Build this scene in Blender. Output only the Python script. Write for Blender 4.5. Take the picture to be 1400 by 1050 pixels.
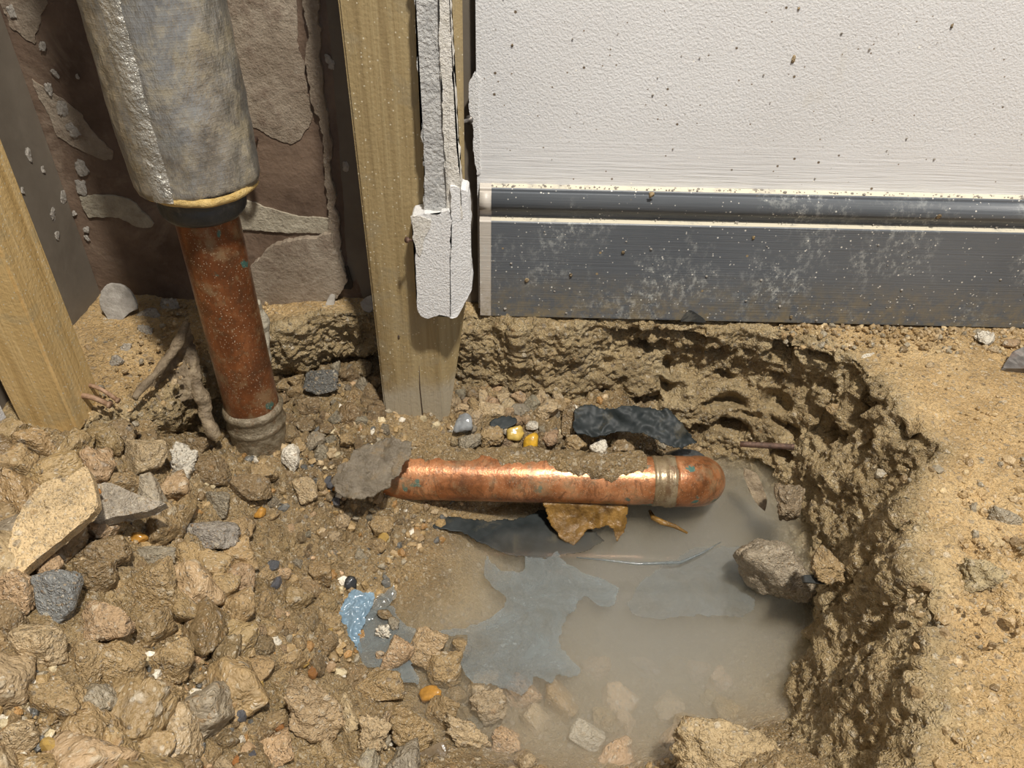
import bpy, bmesh, math, random
import numpy as np
from mathutils import Vector, Matrix

for o in list(bpy.data.objects):
    bpy.data.objects.remove(o)
SC = bpy.context.scene
COL = SC.collection
rad = math.radians

# ------------------------------------------------------------------ camera
CAM = np.array((0.0, -0.75, 0.47))
PITCH, ROLL, FPX = 37.0, 1.3, 1040.0
cd = bpy.data.cameras.new('camera')
cam = bpy.data.objects.new('camera', cd)
COL.objects.link(cam)
MR = Matrix.Rotation(rad(90 - PITCH), 3, 'X') @ Matrix.Rotation(rad(ROLL), 3, 'Z')
cam.matrix_world = Matrix.Translation(Vector(CAM)) @ MR.to_4x4()
cd.sensor_width = 36.0
cd.lens = 36.0 * FPX / 1400.0
cd.clip_start = 0.01
SC.camera = cam
RM = np.array(MR)

# ------------------------------------------------------------------ world, lamps, exposure
w = bpy.data.worlds.new('room_light')
SC.world = w
w.use_nodes = True
bg = w.node_tree.nodes['Background']
bg.inputs['Color'].default_value = (0.80, 0.86, 1.0, 1)
bg.inputs['Strength'].default_value = 0.31


def area(name, loc, target, size, power, color):
    l = bpy.data.lights.new(name, 'AREA')
    l.shape = 'DISK'
    l.size = size
    l.energy = power
    l.color = color
    o = bpy.data.objects.new(name, l)
    COL.objects.link(o)
    o.location = loc
    o.rotation_euler = (Vector(target) - Vector(loc)).to_track_quat('-Z', 'Y').to_euler()
    return o


area('ceiling_light', (0.40, -1.05, 2.3), (0.1, -0.1, 0), 0.14, 66, (1.0, 0.95, 0.87))
area('ceiling_light.001', (-0.75, -1.35, 2.1), (-0.1, -0.1, 0), 0.16, 66, (1.0, 0.95, 0.87))

SC.view_settings.view_transform = 'Standard'
SC.view_settings.look = 'None'
SC.view_settings.exposure = 0.28
SC.view_settings.gamma = 1.0
SC.view_settings.use_curve_mapping = False
SC.cycles.use_denoising = True
SC.cycles.volume_bounces = 2
SC.cycles.transparent_max_bounces = 12
SC.cycles.max_bounces = 8

# ------------------------------------------------------------------ picking points in the place


def ray(px, py):
    d = RM @ np.array(((px - 700) / FPX, -(py - 525) / FPX, -1.0))
    return d


def at(px, py, axis, v):
    d = ray(px, py)
    return CAM + (v - CAM[axis]) / d[axis] * d


def depth_of(P):
    return -(RM.T @ (np.array(P) - CAM))[2]


# ------------------------------------------------------------------ noise (numpy)


def _h(ix, iy, iz, s):
    n = (ix * 374761393 + iy * 668265263 + iz * 2147483647 + s * 974711) & 0xFFFFFFFF
    n = ((n ^ (n >> 13)) * 1274126177) & 0xFFFFFFFF
    n = ((n ^ (n >> 16)) * 2246822519) & 0xFFFFFFFF
    n = n ^ (n >> 15)
    return (n & 0xFFFFFF) / float(0xFFFFFF)


def vnoise(P, s=0):
    P = np.asarray(P, dtype=np.float64)
    f = np.floor(P)
    i = f.astype(np.int64)
    t = P - f
    t = t * t * t * (t * (t * 6 - 15) + 10)
    out = 0
    for a in (0, 1):
        wa = t[..., 0] if a else 1 - t[..., 0]
        for b in (0, 1):
            wb = t[..., 1] if b else 1 - t[..., 1]
            for c in (0, 1):
                wc = t[..., 2] if c else 1 - t[..., 2]
                out = out + wa * wb * wc * _h(i[..., 0] + a, i[..., 1] + b, i[..., 2] + c, s)
    return out * 2 - 1


_ROT = np.array(Matrix.Rotation(0.7, 3, Vector((1, 2, 0.5)).normalized()))


def fbm(P, freq, octv=4, gain=0.5, s=0, ridged=False):
    a, out, Q = 1.0, 0.0, np.asarray(P) * freq
    for k in range(octv):
        n = vnoise(Q, s + k)
        out = out + a * ((1 - 2 * np.abs(n)) if ridged else n)
        a *= gain
        Q = Q @ _ROT.T * 2.03 + 11.3
    return out


def worley(P, freq, s=0):
    """distance to the nearest and second nearest feature point, and a random number of the nearest cell"""
    Q = np.asarray(P) * freq
    f = np.floor(Q).astype(np.int64)
    d1 = np.full(Q.shape[:-1], 9.0)
    d2 = d1.copy()
    rid = np.zeros(Q.shape[:-1])
    for a in (-1, 0, 1):
        for b in (-1, 0, 1):
            for c in (-1, 0, 1):
                ix, iy, iz = f[..., 0] + a, f[..., 1] + b, f[..., 2] + c
                hx = _h(ix, iy, iz, s)
                d = (ix + hx - Q[..., 0]) ** 2 + (iy + _h(ix, iy, iz, s + 5) - Q[..., 1]) ** 2 + (iz + _h(ix, iy, iz, s + 9) - Q[..., 2]) ** 2
                near = d < d1
                d2 = np.where(near, d1, np.minimum(d2, d))
                rid = np.where(near, hx, rid)
                d1 = np.where(near, d, d1)
    return np.sqrt(d1), np.sqrt(d2), rid


def smooth(a, b, x):
    t = np.clip((x - a) / (b - a), 0, 1)
    return t * t * (3 - 2 * t)


# ------------------------------------------------------------------ mesh helpers


def fast_mesh(name, V, F, smooth_=True, mi=None, col=None):
    """V (n,3), F (m,k) all faces of k corners"""
    me = bpy.data.meshes.new(name)
    V = np.ascontiguousarray(V, dtype=np.float32)
    F = np.ascontiguousarray(F, dtype=np.int32)
    k = F.shape[1]
    me.vertices.add(len(V))
    me.vertices.foreach_set('co', V.ravel())
    me.loops.add(F.size)
    me.loops.foreach_set('vertex_index', F.ravel())
    me.polygons.add(len(F))
    me.polygons.foreach_set('loop_start', np.arange(len(F), dtype=np.int32) * k)
    me.polygons.foreach_set('use_smooth', np.full(len(F), smooth_, dtype=bool))
    if mi is not None:
        me.polygons.foreach_set('material_index', np.asarray(mi, dtype=np.int32))
    if col is not None:
        a = me.color_attributes.new('tint', 'FLOAT_COLOR', 'POINT')
        c = np.ones((len(V), 4), dtype=np.float32)
        c[:, :3] = col
        a.data.foreach_set('color', c.ravel())
    me.update(calc_edges=True)
    me.validate()
    return me


def grid_faces(n, m, wrap=False):
    i = np.arange(n - 1)[:, None]
    j = np.arange(m if wrap else m - 1)[None, :]
    a = i * m + j
    b = i * m + (j + 1) % m
    return np.stack((a, b, b + m, a + m), -1).reshape(-1, 4)


def link(name, me, mats, parent=None, loc=None):
    o = bpy.data.objects.new(name, me)
    COL.objects.link(o)
    for m in (mats if isinstance(mats, (list, tuple)) else [mats]):
        if m is not None:
            me.materials.append(m)
    if parent is not None:
        o.parent = parent
    if loc is not None:
        o.location = loc
    return o


def tag(o, label=None, cat=None, group=None, kind=None):
    if label:
        o['label'] = label
    if cat:
        o['category'] = cat
    if group:
        o['group'] = group
    if kind:
        o['kind'] = kind
    return o


def thing(name, label, cat, loc=(0, 0, 0), group=None):
    o = bpy.data.objects.new(name, None)
    o.empty_display_size = 0.02
    COL.objects.link(o)
    o.location = loc
    return tag(o, label, cat, group)


def from_bm(name, bm, smooth_=False):
    bmesh.ops.recalc_face_normals(bm, faces=bm.faces)
    me = bpy.data.meshes.new(name)
    bm.to_mesh(me)
    bm.free()
    if smooth_:
        for p in me.polygons:
            p.use_smooth = True
    return me


def tube(pts, radii, seg=24, cap=True, rough=0.0, seed=0):
    """V, F of a tube through pts"""
    P = np.array(pts, float)
    n = len(P)
    R = np.full(n, radii) if np.isscalar(radii) else np.array(radii, float)
    T = np.gradient(P, axis=0)
    T /= np.linalg.norm(T, axis=1)[:, None]
    up = np.array((0.13, 0.21, 0.97)) if abs(T[0][2]) < 0.9 else np.array((0.0, 1.0, 0.1))
    V = []
    u = np.cross(T[0], up)
    u /= np.linalg.norm(u)
    for k in range(n):
        u = u - T[k] * np.dot(u, T[k])
        u /= np.linalg.norm(u)
        v = np.cross(T[k], u)
        a = np.arange(seg) / seg * 2 * np.pi
        V.append(P[k] + R[k] * (np.cos(a)[:, None] * u + np.sin(a)[:, None] * v))
    V = np.array(V)
    if rough:
        C = P[:, None, :]
        d = V - C
        nn = d / (np.linalg.norm(d, axis=2)[..., None] + 1e-9)
        V = V + nn * (rough * fbm(V, 60, 3, s=seed))[..., None]
    V = V.reshape(-1, 3)
    F = grid_faces(n, seg, True)
    if cap:
        c0, c1 = len(V), len(V) + 1
        V = np.vstack((V, P[0], P[-1]))
        j = np.arange(seg)
        F = np.vstack((F, np.stack((np.full(seg, c0), (j + 1) % seg, j, np.full(seg, c0)), -1)[:, [0, 1, 2, 2]],
                       np.stack((np.full(seg, c1), (n - 1) * seg + j, (n - 1) * seg + (j + 1) % seg), -1)[:, [0, 1, 2, 2]]))
    return V, F


def quads_tris(name, V, F, smooth_=True):
    """F may hold triangles written as quads with a doubled last corner"""
    me = bpy.data.meshes.new(name)
    faces = [tuple(f[:3]) if len(f) == 4 and f[2] == f[3] else tuple(f) for f in F.tolist()]
    me.from_pydata([tuple(v) for v in V], [], faces)
    me.update()
    if smooth_:
        me.polygons.foreach_set('use_smooth', np.ones(len(me.polygons), dtype=bool))
    return me


def tube_obj(name, pts, radii, m, parent=None, seg=24, rough=0.0, seed=0, cap=True):
    V, F = tube(pts, radii, seg, cap, rough, seed)
    return link(name, quads_tris(name, V, F), m, parent)


# ------------------------------------------------------------------ material helpers


class MB:
    def __init__(self, name):
        self.m = bpy.data.materials.new(name)
        self.m.use_nodes = True
        self.nt = self.m.node_tree
        self.nt.nodes.clear()
        self.out = self.nt.nodes.new('ShaderNodeOutputMaterial')

    def n(self, t, **kw):
        nd = self.nt.nodes.new('ShaderNode' + t)
        for k, v in kw.items():
            if hasattr(nd, k) and not k[0].isupper():
                setattr(nd, k, v)
            else:
                s = nd.inputs[k.replace('_', ' ')] if not k.startswith('i') or not k[1:].isdigit() else nd.inputs[int(k[1:])]
                self.put(s, v)
        return nd

    def put(self, s, v):
        if isinstance(v, bpy.types.NodeSocket):
            self.nt.links.new(v, s)
        elif isinstance(v, bpy.types.Node):
            self.nt.links.new(v.outputs[0], s)
        elif isinstance(v, tuple) and len(v) == 3 and s.type == 'RGBA':
            s.default_value = (*v, 1)
        else:
            s.default_value = v

    def coord(self, which='Object'):
        return self.n('TexCoord').outputs[which]

    def map(self, vec, scale=(1, 1, 1), rot=(0, 0, 0), loc=(0, 0, 0)):
        return self.n('Mapping', Vector=vec, Scale=scale, Rotation=rot, Location=loc).outputs[0]

    def noise(self, vec, scale, detail=3, rough=0.55, dist=0.0):
        return self.n('TexNoise', Vector=vec, Scale=scale, Detail=detail, Roughness=rough, Distortion=dist).outputs['Fac']

    def voro(self, vec, scale, out='Distance', feature='F1', rnd=1.0):
        nd = self.n('TexVoronoi', Vector=vec, Scale=scale, Randomness=rnd)
        nd.feature = feature
        return nd.outputs[out]

    def ramp(self, fac, stops, interp='LINEAR'):
        nd = self.n('ValToRGB', Fac=fac)
        cr = nd.color_ramp
        cr.interpolation = interp
        while len(cr.elements) < len(stops):
            cr.elements.new(0.5)
        for e, (p, c) in zip(cr.elements, stops):
            e.position = p
            e.color = (*c, 1) if len(c) == 3 else c
        return nd.outputs['Color']

    def mask(self, fac, a, b):
        nd = self.n('MapRange', Value=fac)
        nd.inputs['From Min'].default_value = a
        nd.inputs['From Max'].default_value = b
        return nd.outputs[0]

    def math(self, op, a, b=0.0):
        nd = self.n('Math', operation=op)
        self.put(nd.inputs[0], a)
        self.put(nd.inputs[1], b)
        return nd.outputs[0]

    def mix(self, fac, a, b, mode='MIX'):
        nd = self.n('Mix')
        nd.data_type = 'RGBA'
        nd.blend_type = mode
        self.put(nd.inputs[0], fac)
        self.put(nd.inputs[6], a)
        self.put(nd.inputs[7], b)
        return nd.outputs[2]

    def bump(self, h, dist, strength=1.0, normal=None):
        nd = self.n('Bump', Height=h, Distance=dist, Strength=strength)
        if normal is not None:
            self.put(nd.inputs['Normal'], normal)
        return nd.outputs[0]

    def bsdf(self, color, rough=0.6, normal=None, **kw):
        b = self.n('BsdfPrincipled')
        self.put(b.inputs['Base Color'], color)
        self.put(b.inputs['Roughness'], rough)
        if normal is not None:
            self.put(b.inputs['Normal'], normal)
        for k, v in kw.items():
            self.put(b.inputs[k.replace('_', ' ')], v)
        self.nt.links.new(b.outputs[0], self.out.inputs['Surface'])
        return b


def soil_mat(name, source, lo=0.62, hi=1.25, wet=0.5, speck=0.5, fine=1.0):
    """earth, mortar and stone: a base colour from `source` broken up by grain, grit and damp"""
    b = MB(name)
    v = b.coord()
    if source == 'object':
        oi = b.n('ObjectInfo')
        base = oi.outputs['Color']
        v = b.n('VectorMath', operation='ADD', i0=v, i1=b.n('CombineXYZ', X=b.math('MULTIPLY', oi.outputs['Random'], 7.0), Y=oi.outputs['Random']).outputs[0]).outputs[0]
    elif source == 'tint':
        base = b.n('VertexColor', layer_name='tint').outputs['Color']
    else:
        base = source(b, v)
    n1 = b.noise(v, 28, 4, 0.6)
    n2 = b.noise(v, 220, 4, 0.7)
    val = b.math('ADD', b.math('MULTIPLY', n1, 0.55), b.math('MULTIPLY', n2, 0.45))
    fac = b.ramp(val, [(0.30, (lo, lo, lo)), (0.70, (hi, hi, hi))])
    c = b.mix(1.0, base, fac, 'MULTIPLY')
    # grit grains: little stones of their own colour set in the matrix
    wob = b.n('TexNoise', Vector=v, Scale=160, Detail=2).outputs['Color']
    wv = b.n('VectorMath', operation='MULTIPLY_ADD', i0=wob, i1=(0.006, 0.006, 0.006), i2=v).outputs[0]
    hs = []
    for sc_, amt in ((150, speck * 0.7), (330, speck), (620, speck * 1.1)):
        vd = b.voro(wv, sc_)
        sep = b.n('SeparateColor', Color=b.voro(wv, sc_, 'Color'))
        grit = b.ramp(sep.outputs[0], [(0.0, (0.52, 0.44, 0.31)), (0.2, (0.13, 0.10, 0.065)), (0.36, (0.32, 0.19, 0.08)), (0.46, (0.60, 0.53, 0.41)), (0.62, (0.22, 0.195, 0.16)), (0.78, (0.42, 0.31, 0.18))], 'CONSTANT')
        gm = b.math('MULTIPLY', b.mask(vd, 0.46, 0.30), b.mask(sep.outputs[1], 1.0 - amt, 1.02 - amt))
        c = b.mix(b.math('MULTIPLY', gm, 0.55), c, grit)
        hs.append(b.math('MULTIPLY', b.mask(vd, 0.55, 0.1), 0.45 if sc_ < 200 else 0.28))
    n3 = b.noise(v, 620, 3, 0.65)
    h = b.math('ADD', b.math('MULTIPLY', n2, 0.9), b.math('ADD', b.math('ADD', hs[0], hs[1]), hs[2]))
    h = b.math('ADD', h, b.math('MULTIPLY', n3, 0.35))
    nr = b.bump(h, 0.0030 * fine, 1.0)
    wetn = b.mask(b.noise(v, 16, 3), 0.35, 0.65)
    rough = b.mix(wetn, (0.66,) * 3, (0.66 - wet,) * 3)
    b.bsdf(c, rough, nr, Specular_IOR_Level=0.5)
    return b.m


def soil_base(dark, mid, light):
    def f(b, v):
        return b.ramp(b.noise(v, 9, 4, 0.6, 0.4), [(0.3, dark), (0.5, mid), (0.72, light)])
    return f


def floor_base(b, v):
    """dusty yellow screed on top, browner damp aggregate where it is broken"""
    t = b.n('VertexColor', layer_name='tint').outputs['Color']
    top = b.ramp(b.noise(v, 14, 5, 0.65, 0.6), [(0.28, (0.40, 0.258, 0.108)), (0.5, (0.53, 0.355, 0.160)), (0.7, (0.63, 0.45, 0.225))])
    brk = b.ramp(b.noise(v, 18, 5, 0.65, 0.5), [(0.28, (0.22, 0.16, 0.078)), (0.5, (0.37, 0.27, 0.135)), (0.72, (0.50, 0.39, 0.22))])
    return b.mix(b.n('SeparateColor', Color=t).outputs[0], top, brk)


M = {}
M['soil'] = soil_mat('damp_soil', soil_base((0.17, 0.115, 0.054), (0.30, 0.207, 0.097), (0.40, 0.286, 0.145)), wet=0.48, speck=0.5)
M['floor'] = soil_mat('broken_screed', floor_base, lo=0.7, hi=1.2, wet=0.42, speck=0.36)
M['stone'] = soil_mat('rubble_stone', 'object', lo=0.62, hi=1.22, wet=0.46, speck=0.34, fine=0.8)
M['gravel'] = soil_mat('gravel_grain', 'tint', lo=0.75, hi=1.2, wet=0.5, speck=0.1, fine=0.35)


def flint_mat():
    b = MB('wet_flint')
    v = b.coord()
    c = b.mix(1.0, b.n('ObjectInfo').outputs['Color'], b.ramp(b.noise(v, 90, 4, 0.6), [(0.3, (0.55,) * 3), (0.7, (1.3,) * 3)]), 'MULTIPLY')
    b.bsdf(c, 0.22, b.bump(b.noise(v, 120, 3), 0.0015, 0.6), Specular_IOR_Level=0.6)
    return b.m


M['flint'] = flint_mat()


def paint_wall_mat():
    b = MB('white_painted_plaster')
    v = b.coord()
    n = b.noise(v, 480, 3, 0.6)
    brush = b.noise(b.map(v, (14, 1, 420)), 1.0, 3, 0.6)
    low = b.mask(b.n('SeparateXYZ', Vector=v).outputs[2], 0.225, 0.17)
    h = b.mix(low, n, brush)
    c = b.ramp(b.noise(v, 5, 4), [(0.3, (0.655, 0.645, 0.63)), (0.7, (0.715, 0.71, 0.70))])
    # fine splashes of mud and plaster
    for sc, lo, hi, thr, colr in ((48, 0.085, 0.05, 0.6, (0.14, 0.10, 0.06)), (150, 0.16, 0.09, 0.86, (0.22, 0.17, 0.12)), (90, 0.10, 0.06, 0.8, (0.85, 0.82, 0.74))):
        d = b.voro(v, sc)
        s = b.n('SeparateColor', Color=b.voro(v, sc, 'Color')).outputs[0]
        c = b.mix(b.math('MULTIPLY', b.mask(d, lo, hi), b.mask(s, thr, thr + 0.02)), c, colr)
    stain = b.math('MULTIPLY', b.mask(b.noise(b.map(v, (1, 1, 0.35)), 16, 3), 0.66, 0.74), 0.18)
    c = b.mix(stain, c, (0.45, 0.36, 0.15))
    b.bsdf(c, 0.55, b.bump(h, 0.0013, 0.75))
    return b.m


M['wall'] = paint_wall_mat()


def skirt_mat(name, base, light, dusty=0.0):
    b = MB(name)
    v = b.coord()
    brush = b.noise(b.map(v, (6, 6, 500)), 1.0, 3, 0.6)
    c = b.ramp(b.noise(v, 7, 4), [(0.3, base), (0.7, light)])
    sc_ = b.math('MULTIPLY', b.mask(b.noise(v, 11, 4, 0.6), 0.47, 0.66), b.mask(b.noise(b.map(v, (120, 120, 90), (0, 0.5, 0)), 1.0, 8, 0.82), 0.50, 0.60))
    c = b.mix(b.math('MULTIPLY', sc_, 0.8), c, (0.56, 0.57, 0.53))
    z = b.n('SeparateXYZ', Vector=v).outputs[2]
    mud = b.math('MULTIPLY', b.mask(z, 0.065, 0.0), b.mask(b.noise(v, 60, 7, 0.82), 0.42, 0.60))
    c = b.mix(b.math('MULTIPLY', mud, 0.8), c, (0.26, 0.20, 0.10))
    for s_, lo, hi, thr, colr in ((110, 0.13, 0.07, 0.6, (0.75, 0.72, 0.64)), (240, 0.20, 0.12, 0.72, (0.66, 0.63, 0.57)), (75, 0.13, 0.07, 0.82, (0.34, 0.25, 0.13))):
        d = b.voro(v, s_)
        s = b.n('SeparateColor', Color=b.voro(v, s_, 'Color')).outputs[0]
        c = b.mix(b.math('MULTIPLY', b.mask(d, lo, hi), b.mask(s, thr, thr + 0.02)), c, colr)
    if dusty:
        c = b.mix(b.math('MULTIPLY', b.mask(b.noise(v, 40, 4, 0.7), 0.2, 0.45), dusty), c, (0.66, 0.60, 0.46))
    b.bsdf(c, 0.42, b.bump(brush, 0.0008, 0.6))
    return b.m


M['skirt'] = skirt_mat('grey_gloss_paint', (0.098, 0.108, 0.120), (0.126, 0.137, 0.149))
M['skirt_dust'] = skirt_mat('dust_on_grey_paint', (0.20, 0.205, 0.21), (0.26, 0.26, 0.26), 0.97)
M['cream'] = skirt_mat('bare_cream_primer', (0.52, 0.465, 0.40), (0.58, 0.53, 0.46))


def wood_mat(name, a, bcol, c3, wetcol, zwet=None):
    b = MB(name)
    v = b.coord()
    g = b.noise(b.map(v, (150, 150, 5)), 1.0, 5, 0.65, 0.8)
    rings = b.noise(b.map(v, (45, 45, 1.2)), 1.0, 3, 0.5, 0.6)
    c = b.ramp(b.math('ADD', b.math('MULTIPLY', g, 0.5), b.math('MULTIPLY', rings, 0.5)), [(0.34, a), (0.5, bcol), (0.66, c3)])
    spl = b.mask(b.noise(v, 30, 5, 0.65, 0.5), 0.52, 0.62)
    c = b.mix(b.math('MULTIPLY', spl, 0.55), c, wetcol)
    d = b.voro(v, 300)
    s = b.n('SeparateColor', Color=b.voro(v, 300, 'Color')).outputs[0]
    c = b.mix(b.math('MULTIPLY', b.mask(d, 0.26, 0.14), b.mask(s, 0.75, 0.77)), c, (0.62, 0.55, 0.40))
    if zwet:
        z = b.n('SeparateXYZ', Vector=v).outputs[2]
        zz = b.math('ADD', z, b.math('MULTIPLY', b.noise(v, 24, 4), 0.10))
        m = b.math('MULTIPLY', b.mask(zz, zwet[0], zwet[0] + 0.01), b.mask(zz, zwet[1] + 0.03, zwet[1]))
        c = b.mix(b.math('MULTIPLY', m, 0.8), c, (0.40, 0.35, 0.26))
    h = b.math('ADD', g, b.math('MULTIPLY', b.noise(v, 260, 3), 0.5))
    b.bsdf(c, 0.5, b.bump(h, 0.0016, 0.8))
    return b.m


M['wood'] = wood_mat('damp_stud_timber', (0.21, 0.148, 0.066), (0.33, 0.245, 0.118), (0.41, 0.32, 0.17), (0.29, 0.235, 0.14), (-0.145, 0.12))
M['wood2'] = wood_mat('dry_stud_timber', (0.42, 0.27, 0.10), (0.58, 0.40, 0.17), (0.68, 0.50, 0.25), (0.44, 0.34, 0.18))


def copper_mat(name, bright, mid, dark, verd=0.5, dust=0.6):
    b = MB(name)
    v = b.coord()
    n = b.noise(v, 24, 5, 0.65, 0.6)
    c = b.ramp(n, [(0.30, dark), (0.46, mid), (0.64, bright)])
    br = b.mask(b.noise(b.map(v, (1.7, 1, 1)), 55, 5, 0.75, 1.4), 0.50, 0.60)
    c = b.mix(b.math('MULTIPLY', br, 0.65), c, (0.13, 0.06, 0.028))
    vm = b.mask(b.noise(v, 42, 3, 0.5), 0.655, 0.685)
    vm2 = b.math('MULTIPLY', vm, verd)
    c = b.mix(vm2, c, (0.02, 0.14, 0.12))
    d = b.voro(v, 520)
    s = b.n('SeparateColor', Color=b.voro(v, 520, 'Color')).outputs[0]
    dm = b.math('MULTIPLY', b.math('MULTIPLY', b.mask(d, 0.34, 0.16), b.mask(s, 0.55, 0.58)), b.math('MULTIPLY', b.mask(b.noise(v, 20, 3), 0.3, 0.6), dust))
    c = b.mix(dm, c, (0.55, 0.45, 0.32))
    mud = b.math('MULTIPLY', b.mask(b.noise(v, 38, 6, 0.75), 0.50, 0.62), 0.62)
    c = b.mix(mud, c, (0.24, 0.17, 0.09))
    met = b.math('MULTIPLY', b.math('SUBTRACT', 1.0, b.math('MAXIMUM', b.math('MAXIMUM', dm, vm2), mud)), 0.42)
    b.bsdf(c, b.mix(n, (0.42,) * 3, (0.22,) * 3), b.bump(b.noise(v, 130, 4, 0.7), 0.0012, 0.5), Metallic=met)
    return b.m


M['copper'] = copper_mat('wet_copper', (0.62, 0.28, 0.125), (0.38, 0.145, 0.053), (0.16, 0.062, 0.024), 0.9, 0.6)
M['copper_old'] = copper_mat('tarnished_copper', (0.29, 0.108, 0.040), (0.18, 0.062, 0.022), (0.09, 0.036, 0.016), 0.8, 0.9)
M['solder'] = copper_mat('grimy_solder_ring', (0.36, 0.30, 0.20), (0.27, 0.20, 0.11), (0.17, 0.11, 0.055), 0.2, 0.6)


def foil_mat():
    b = MB('foil_faced_lagging')
    v = b.coord()
    cr = b.n('TexNoise', Vector=b.map(v, (1, 1, 0.45)), Scale=34, Detail=6, Roughness=0.7, Distortion=0.25).outputs['Fac']
    net = b.math('MAXIMUM', b.mask(b.math('ABSOLUTE', b.math('SINE', b.math('MULTIPLY', b.n('SeparateXYZ', Vector=v).outputs[2], 900.0))), 0.9, 1.0),
                 b.mask(b.math('ABSOLUTE', b.math('SINE', b.math('MULTIPLY', b.n('SeparateXYZ', Vector=v).outputs[0], 900.0))), 0.9, 1.0))
    c = b.ramp(b.noise(v, 60, 6, 0.75), [(0.3, (0.22, 0.21, 0.19)), (0.5, (0.38, 0.365, 0.33)), (0.7, (0.52, 0.50, 0.44))])
    dark = b.math('MULTIPLY', b.mask(b.noise(v, 34, 7, 0.82, 0.0), 0.52, 0.64), 0.6)
    c = b.mix(dark, c, (0.075, 0.08, 0.075))
    tan = b.math('MULTIPLY', b.mask(b.noise(v, 44, 5, 0.75), 0.46, 0.62), 0.6)
    c = b.mix(tan, c, (0.40, 0.33, 0.20))
    met = b.math('MULTIPLY', b.math('SUBTRACT', 1.0, b.math('MAXIMUM', dark, tan)), 0.7)
    h = b.math('ADD', b.math('MULTIPLY', cr, 1.0), b.math('MULTIPLY', net, 0.02))
    b.bsdf(c, 0.30, b.bump(h, 0.007, 0.5), Metallic=met)
    return b.m


M['foil'] = foil_mat()


def simple(name, a, c2, scale=60, rough=0.6, bump=0.001, dust=None, **kw):
    b = MB(name)
    v = b.coord()
    c = b.ramp(b.noise(v, scale, 5, 0.65), [(0.32, a), (0.68, c2)])
    if dust:
        d = b.mask(b.noise(v, scale * 0.7, 5, 0.75, 0.5), 0.54, 0.66)
        c = b.mix(b.math('MULTIPLY', d, dust[0]), c, dust[1])
    b.bsdf(c, rough, b.bump(b.noise(v, scale * 3, 4, 0.65), bump, 0.8), **kw)
    return b.m


M['grime'] = simple('limescaled_coupling', (0.10, 0.07, 0.035), (0.30, 0.25, 0.17), 110, 0.4, 0.003, (0.5, (0.20, 0.10, 0.04)))
M['foil_highlight'] = simple('painted_foil_highlight', (0.34, 0.325, 0.285), (0.66, 0.63, 0.55), 60, 0.30, 0.005, (0.6, (0.30, 0.26, 0.19)), Metallic=0.55)  # lighter foil tone, with the highlight put into the colour
M['foam'] = simple('yellow_phenolic_foam', (0.50, 0.33, 0.10), (0.66, 0.48, 0.20), 120, 0.9, 0.002)
M['rubber'] = simple('black_rubber', (0.025, 0.028, 0.028), (0.06, 0.062, 0.06), 60, 0.4, 0.001, (0.35, (0.25, 0.24, 0.2)))
M['polythene'] = simple('black_polythene', (0.012, 0.016, 0.016), (0.035, 0.04, 0.04), 40, 0.5, 0.0004, (0.4, (0.12, 0.10, 0.06)), Specular_IOR_Level=0.22)
M['rust'] = simple('rusty_steel', (0.07, 0.045, 0.035), (0.22, 0.13, 0.09), 150, 0.6, 0.001, None, Metallic=0.4)
M['rust_nail'] = simple('rusty_nail_steel', (0.20, 0.11, 0.06), (0.42, 0.27, 0.17), 200, 0.65, 0.001)
M['steel'] = simple('worn_bare_steel', (0.10, 0.09, 0.08), (0.26, 0.24, 0.22), 60, 0.42, 0.0004, (0.5, (0.17, 0.075, 0.04)), Metallic=0.6)
M['gypsum'] = simple('torn_gypsum_core', (0.40, 0.395, 0.38), (0.60, 0.59, 0.56), 90, 0.85, 0.005)
M['paper'] = simple('torn_plasterboard_paper', (0.60, 0.565, 0.49), (0.74, 0.71, 0.65), 110, 0.8, 0.003)
M['white'] = simple('white_flaking_paint', (0.70, 0.69, 0.67), (0.80, 0.79, 0.77), 160, 0.55, 0.0022)
def plaster_mat():
    b = MB('stained_plaster')
    v = b.coord()
    c = b.ramp(b.noise(v, 12, 6, 0.7), [(0.3, (0.19, 0.145, 0.10)), (0.5, (0.28, 0.225, 0.165)), (0.7, (0.37, 0.31, 0.235))])
    c = b.mix(b.math('MULTIPLY', b.mask(b.noise(v, 30, 6, 0.78), 0.50, 0.64), 0.7), c, (0.15, 0.10, 0.068))
    c = b.mix(b.math('MULTIPLY', b.mask(b.noise(v, 140, 5, 0.8), 0.58, 0.68), 0.6), c, (0.46, 0.41, 0.33))
    b.bsdf(c, 0.75, b.bump(b.noise(v, 60, 6, 0.72), 0.005, 0.8))
    return b.m


M['plaster'] = plaster_mat()
M['flake'] = simple('pale_plaster_flake', (0.25, 0.225, 0.19), (0.42, 0.385, 0.335), 90, 0.8, 0.002)
M['mortar'] = simple('pale_mortar', (0.30, 0.26, 0.19), (0.46, 0.41, 0.31), 60, 0.85, 0.003, (0.3, (0.13, 0.09, 0.06)))
M['brown'] = simple('brown_painted_brick', (0.085, 0.054, 0.037), (0.20, 0.138, 0.096), 16, 0.55, 0.003, (0.6, (0.27, 0.205, 0.15)))
M['dusty_board'] = simple('dusty_grey_brown_board', (0.125, 0.103, 0.077), (0.185, 0.156, 0.120), 10, 0.7, 0.0008, (0.3, (0.235, 0.20, 0.155)))
M['sacking'] = simple('muddy_sacking', (0.12, 0.085, 0.05), (0.33, 0.255, 0.16), 70, 0.6, 0.004)
M['cement'] = simple('grey_cement_sheet', (0.12, 0.095, 0.062), (0.23, 0.19, 0.135), 90, 0.34, 0.004, (0.75, (0.22, 0.155, 0.08)))
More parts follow.
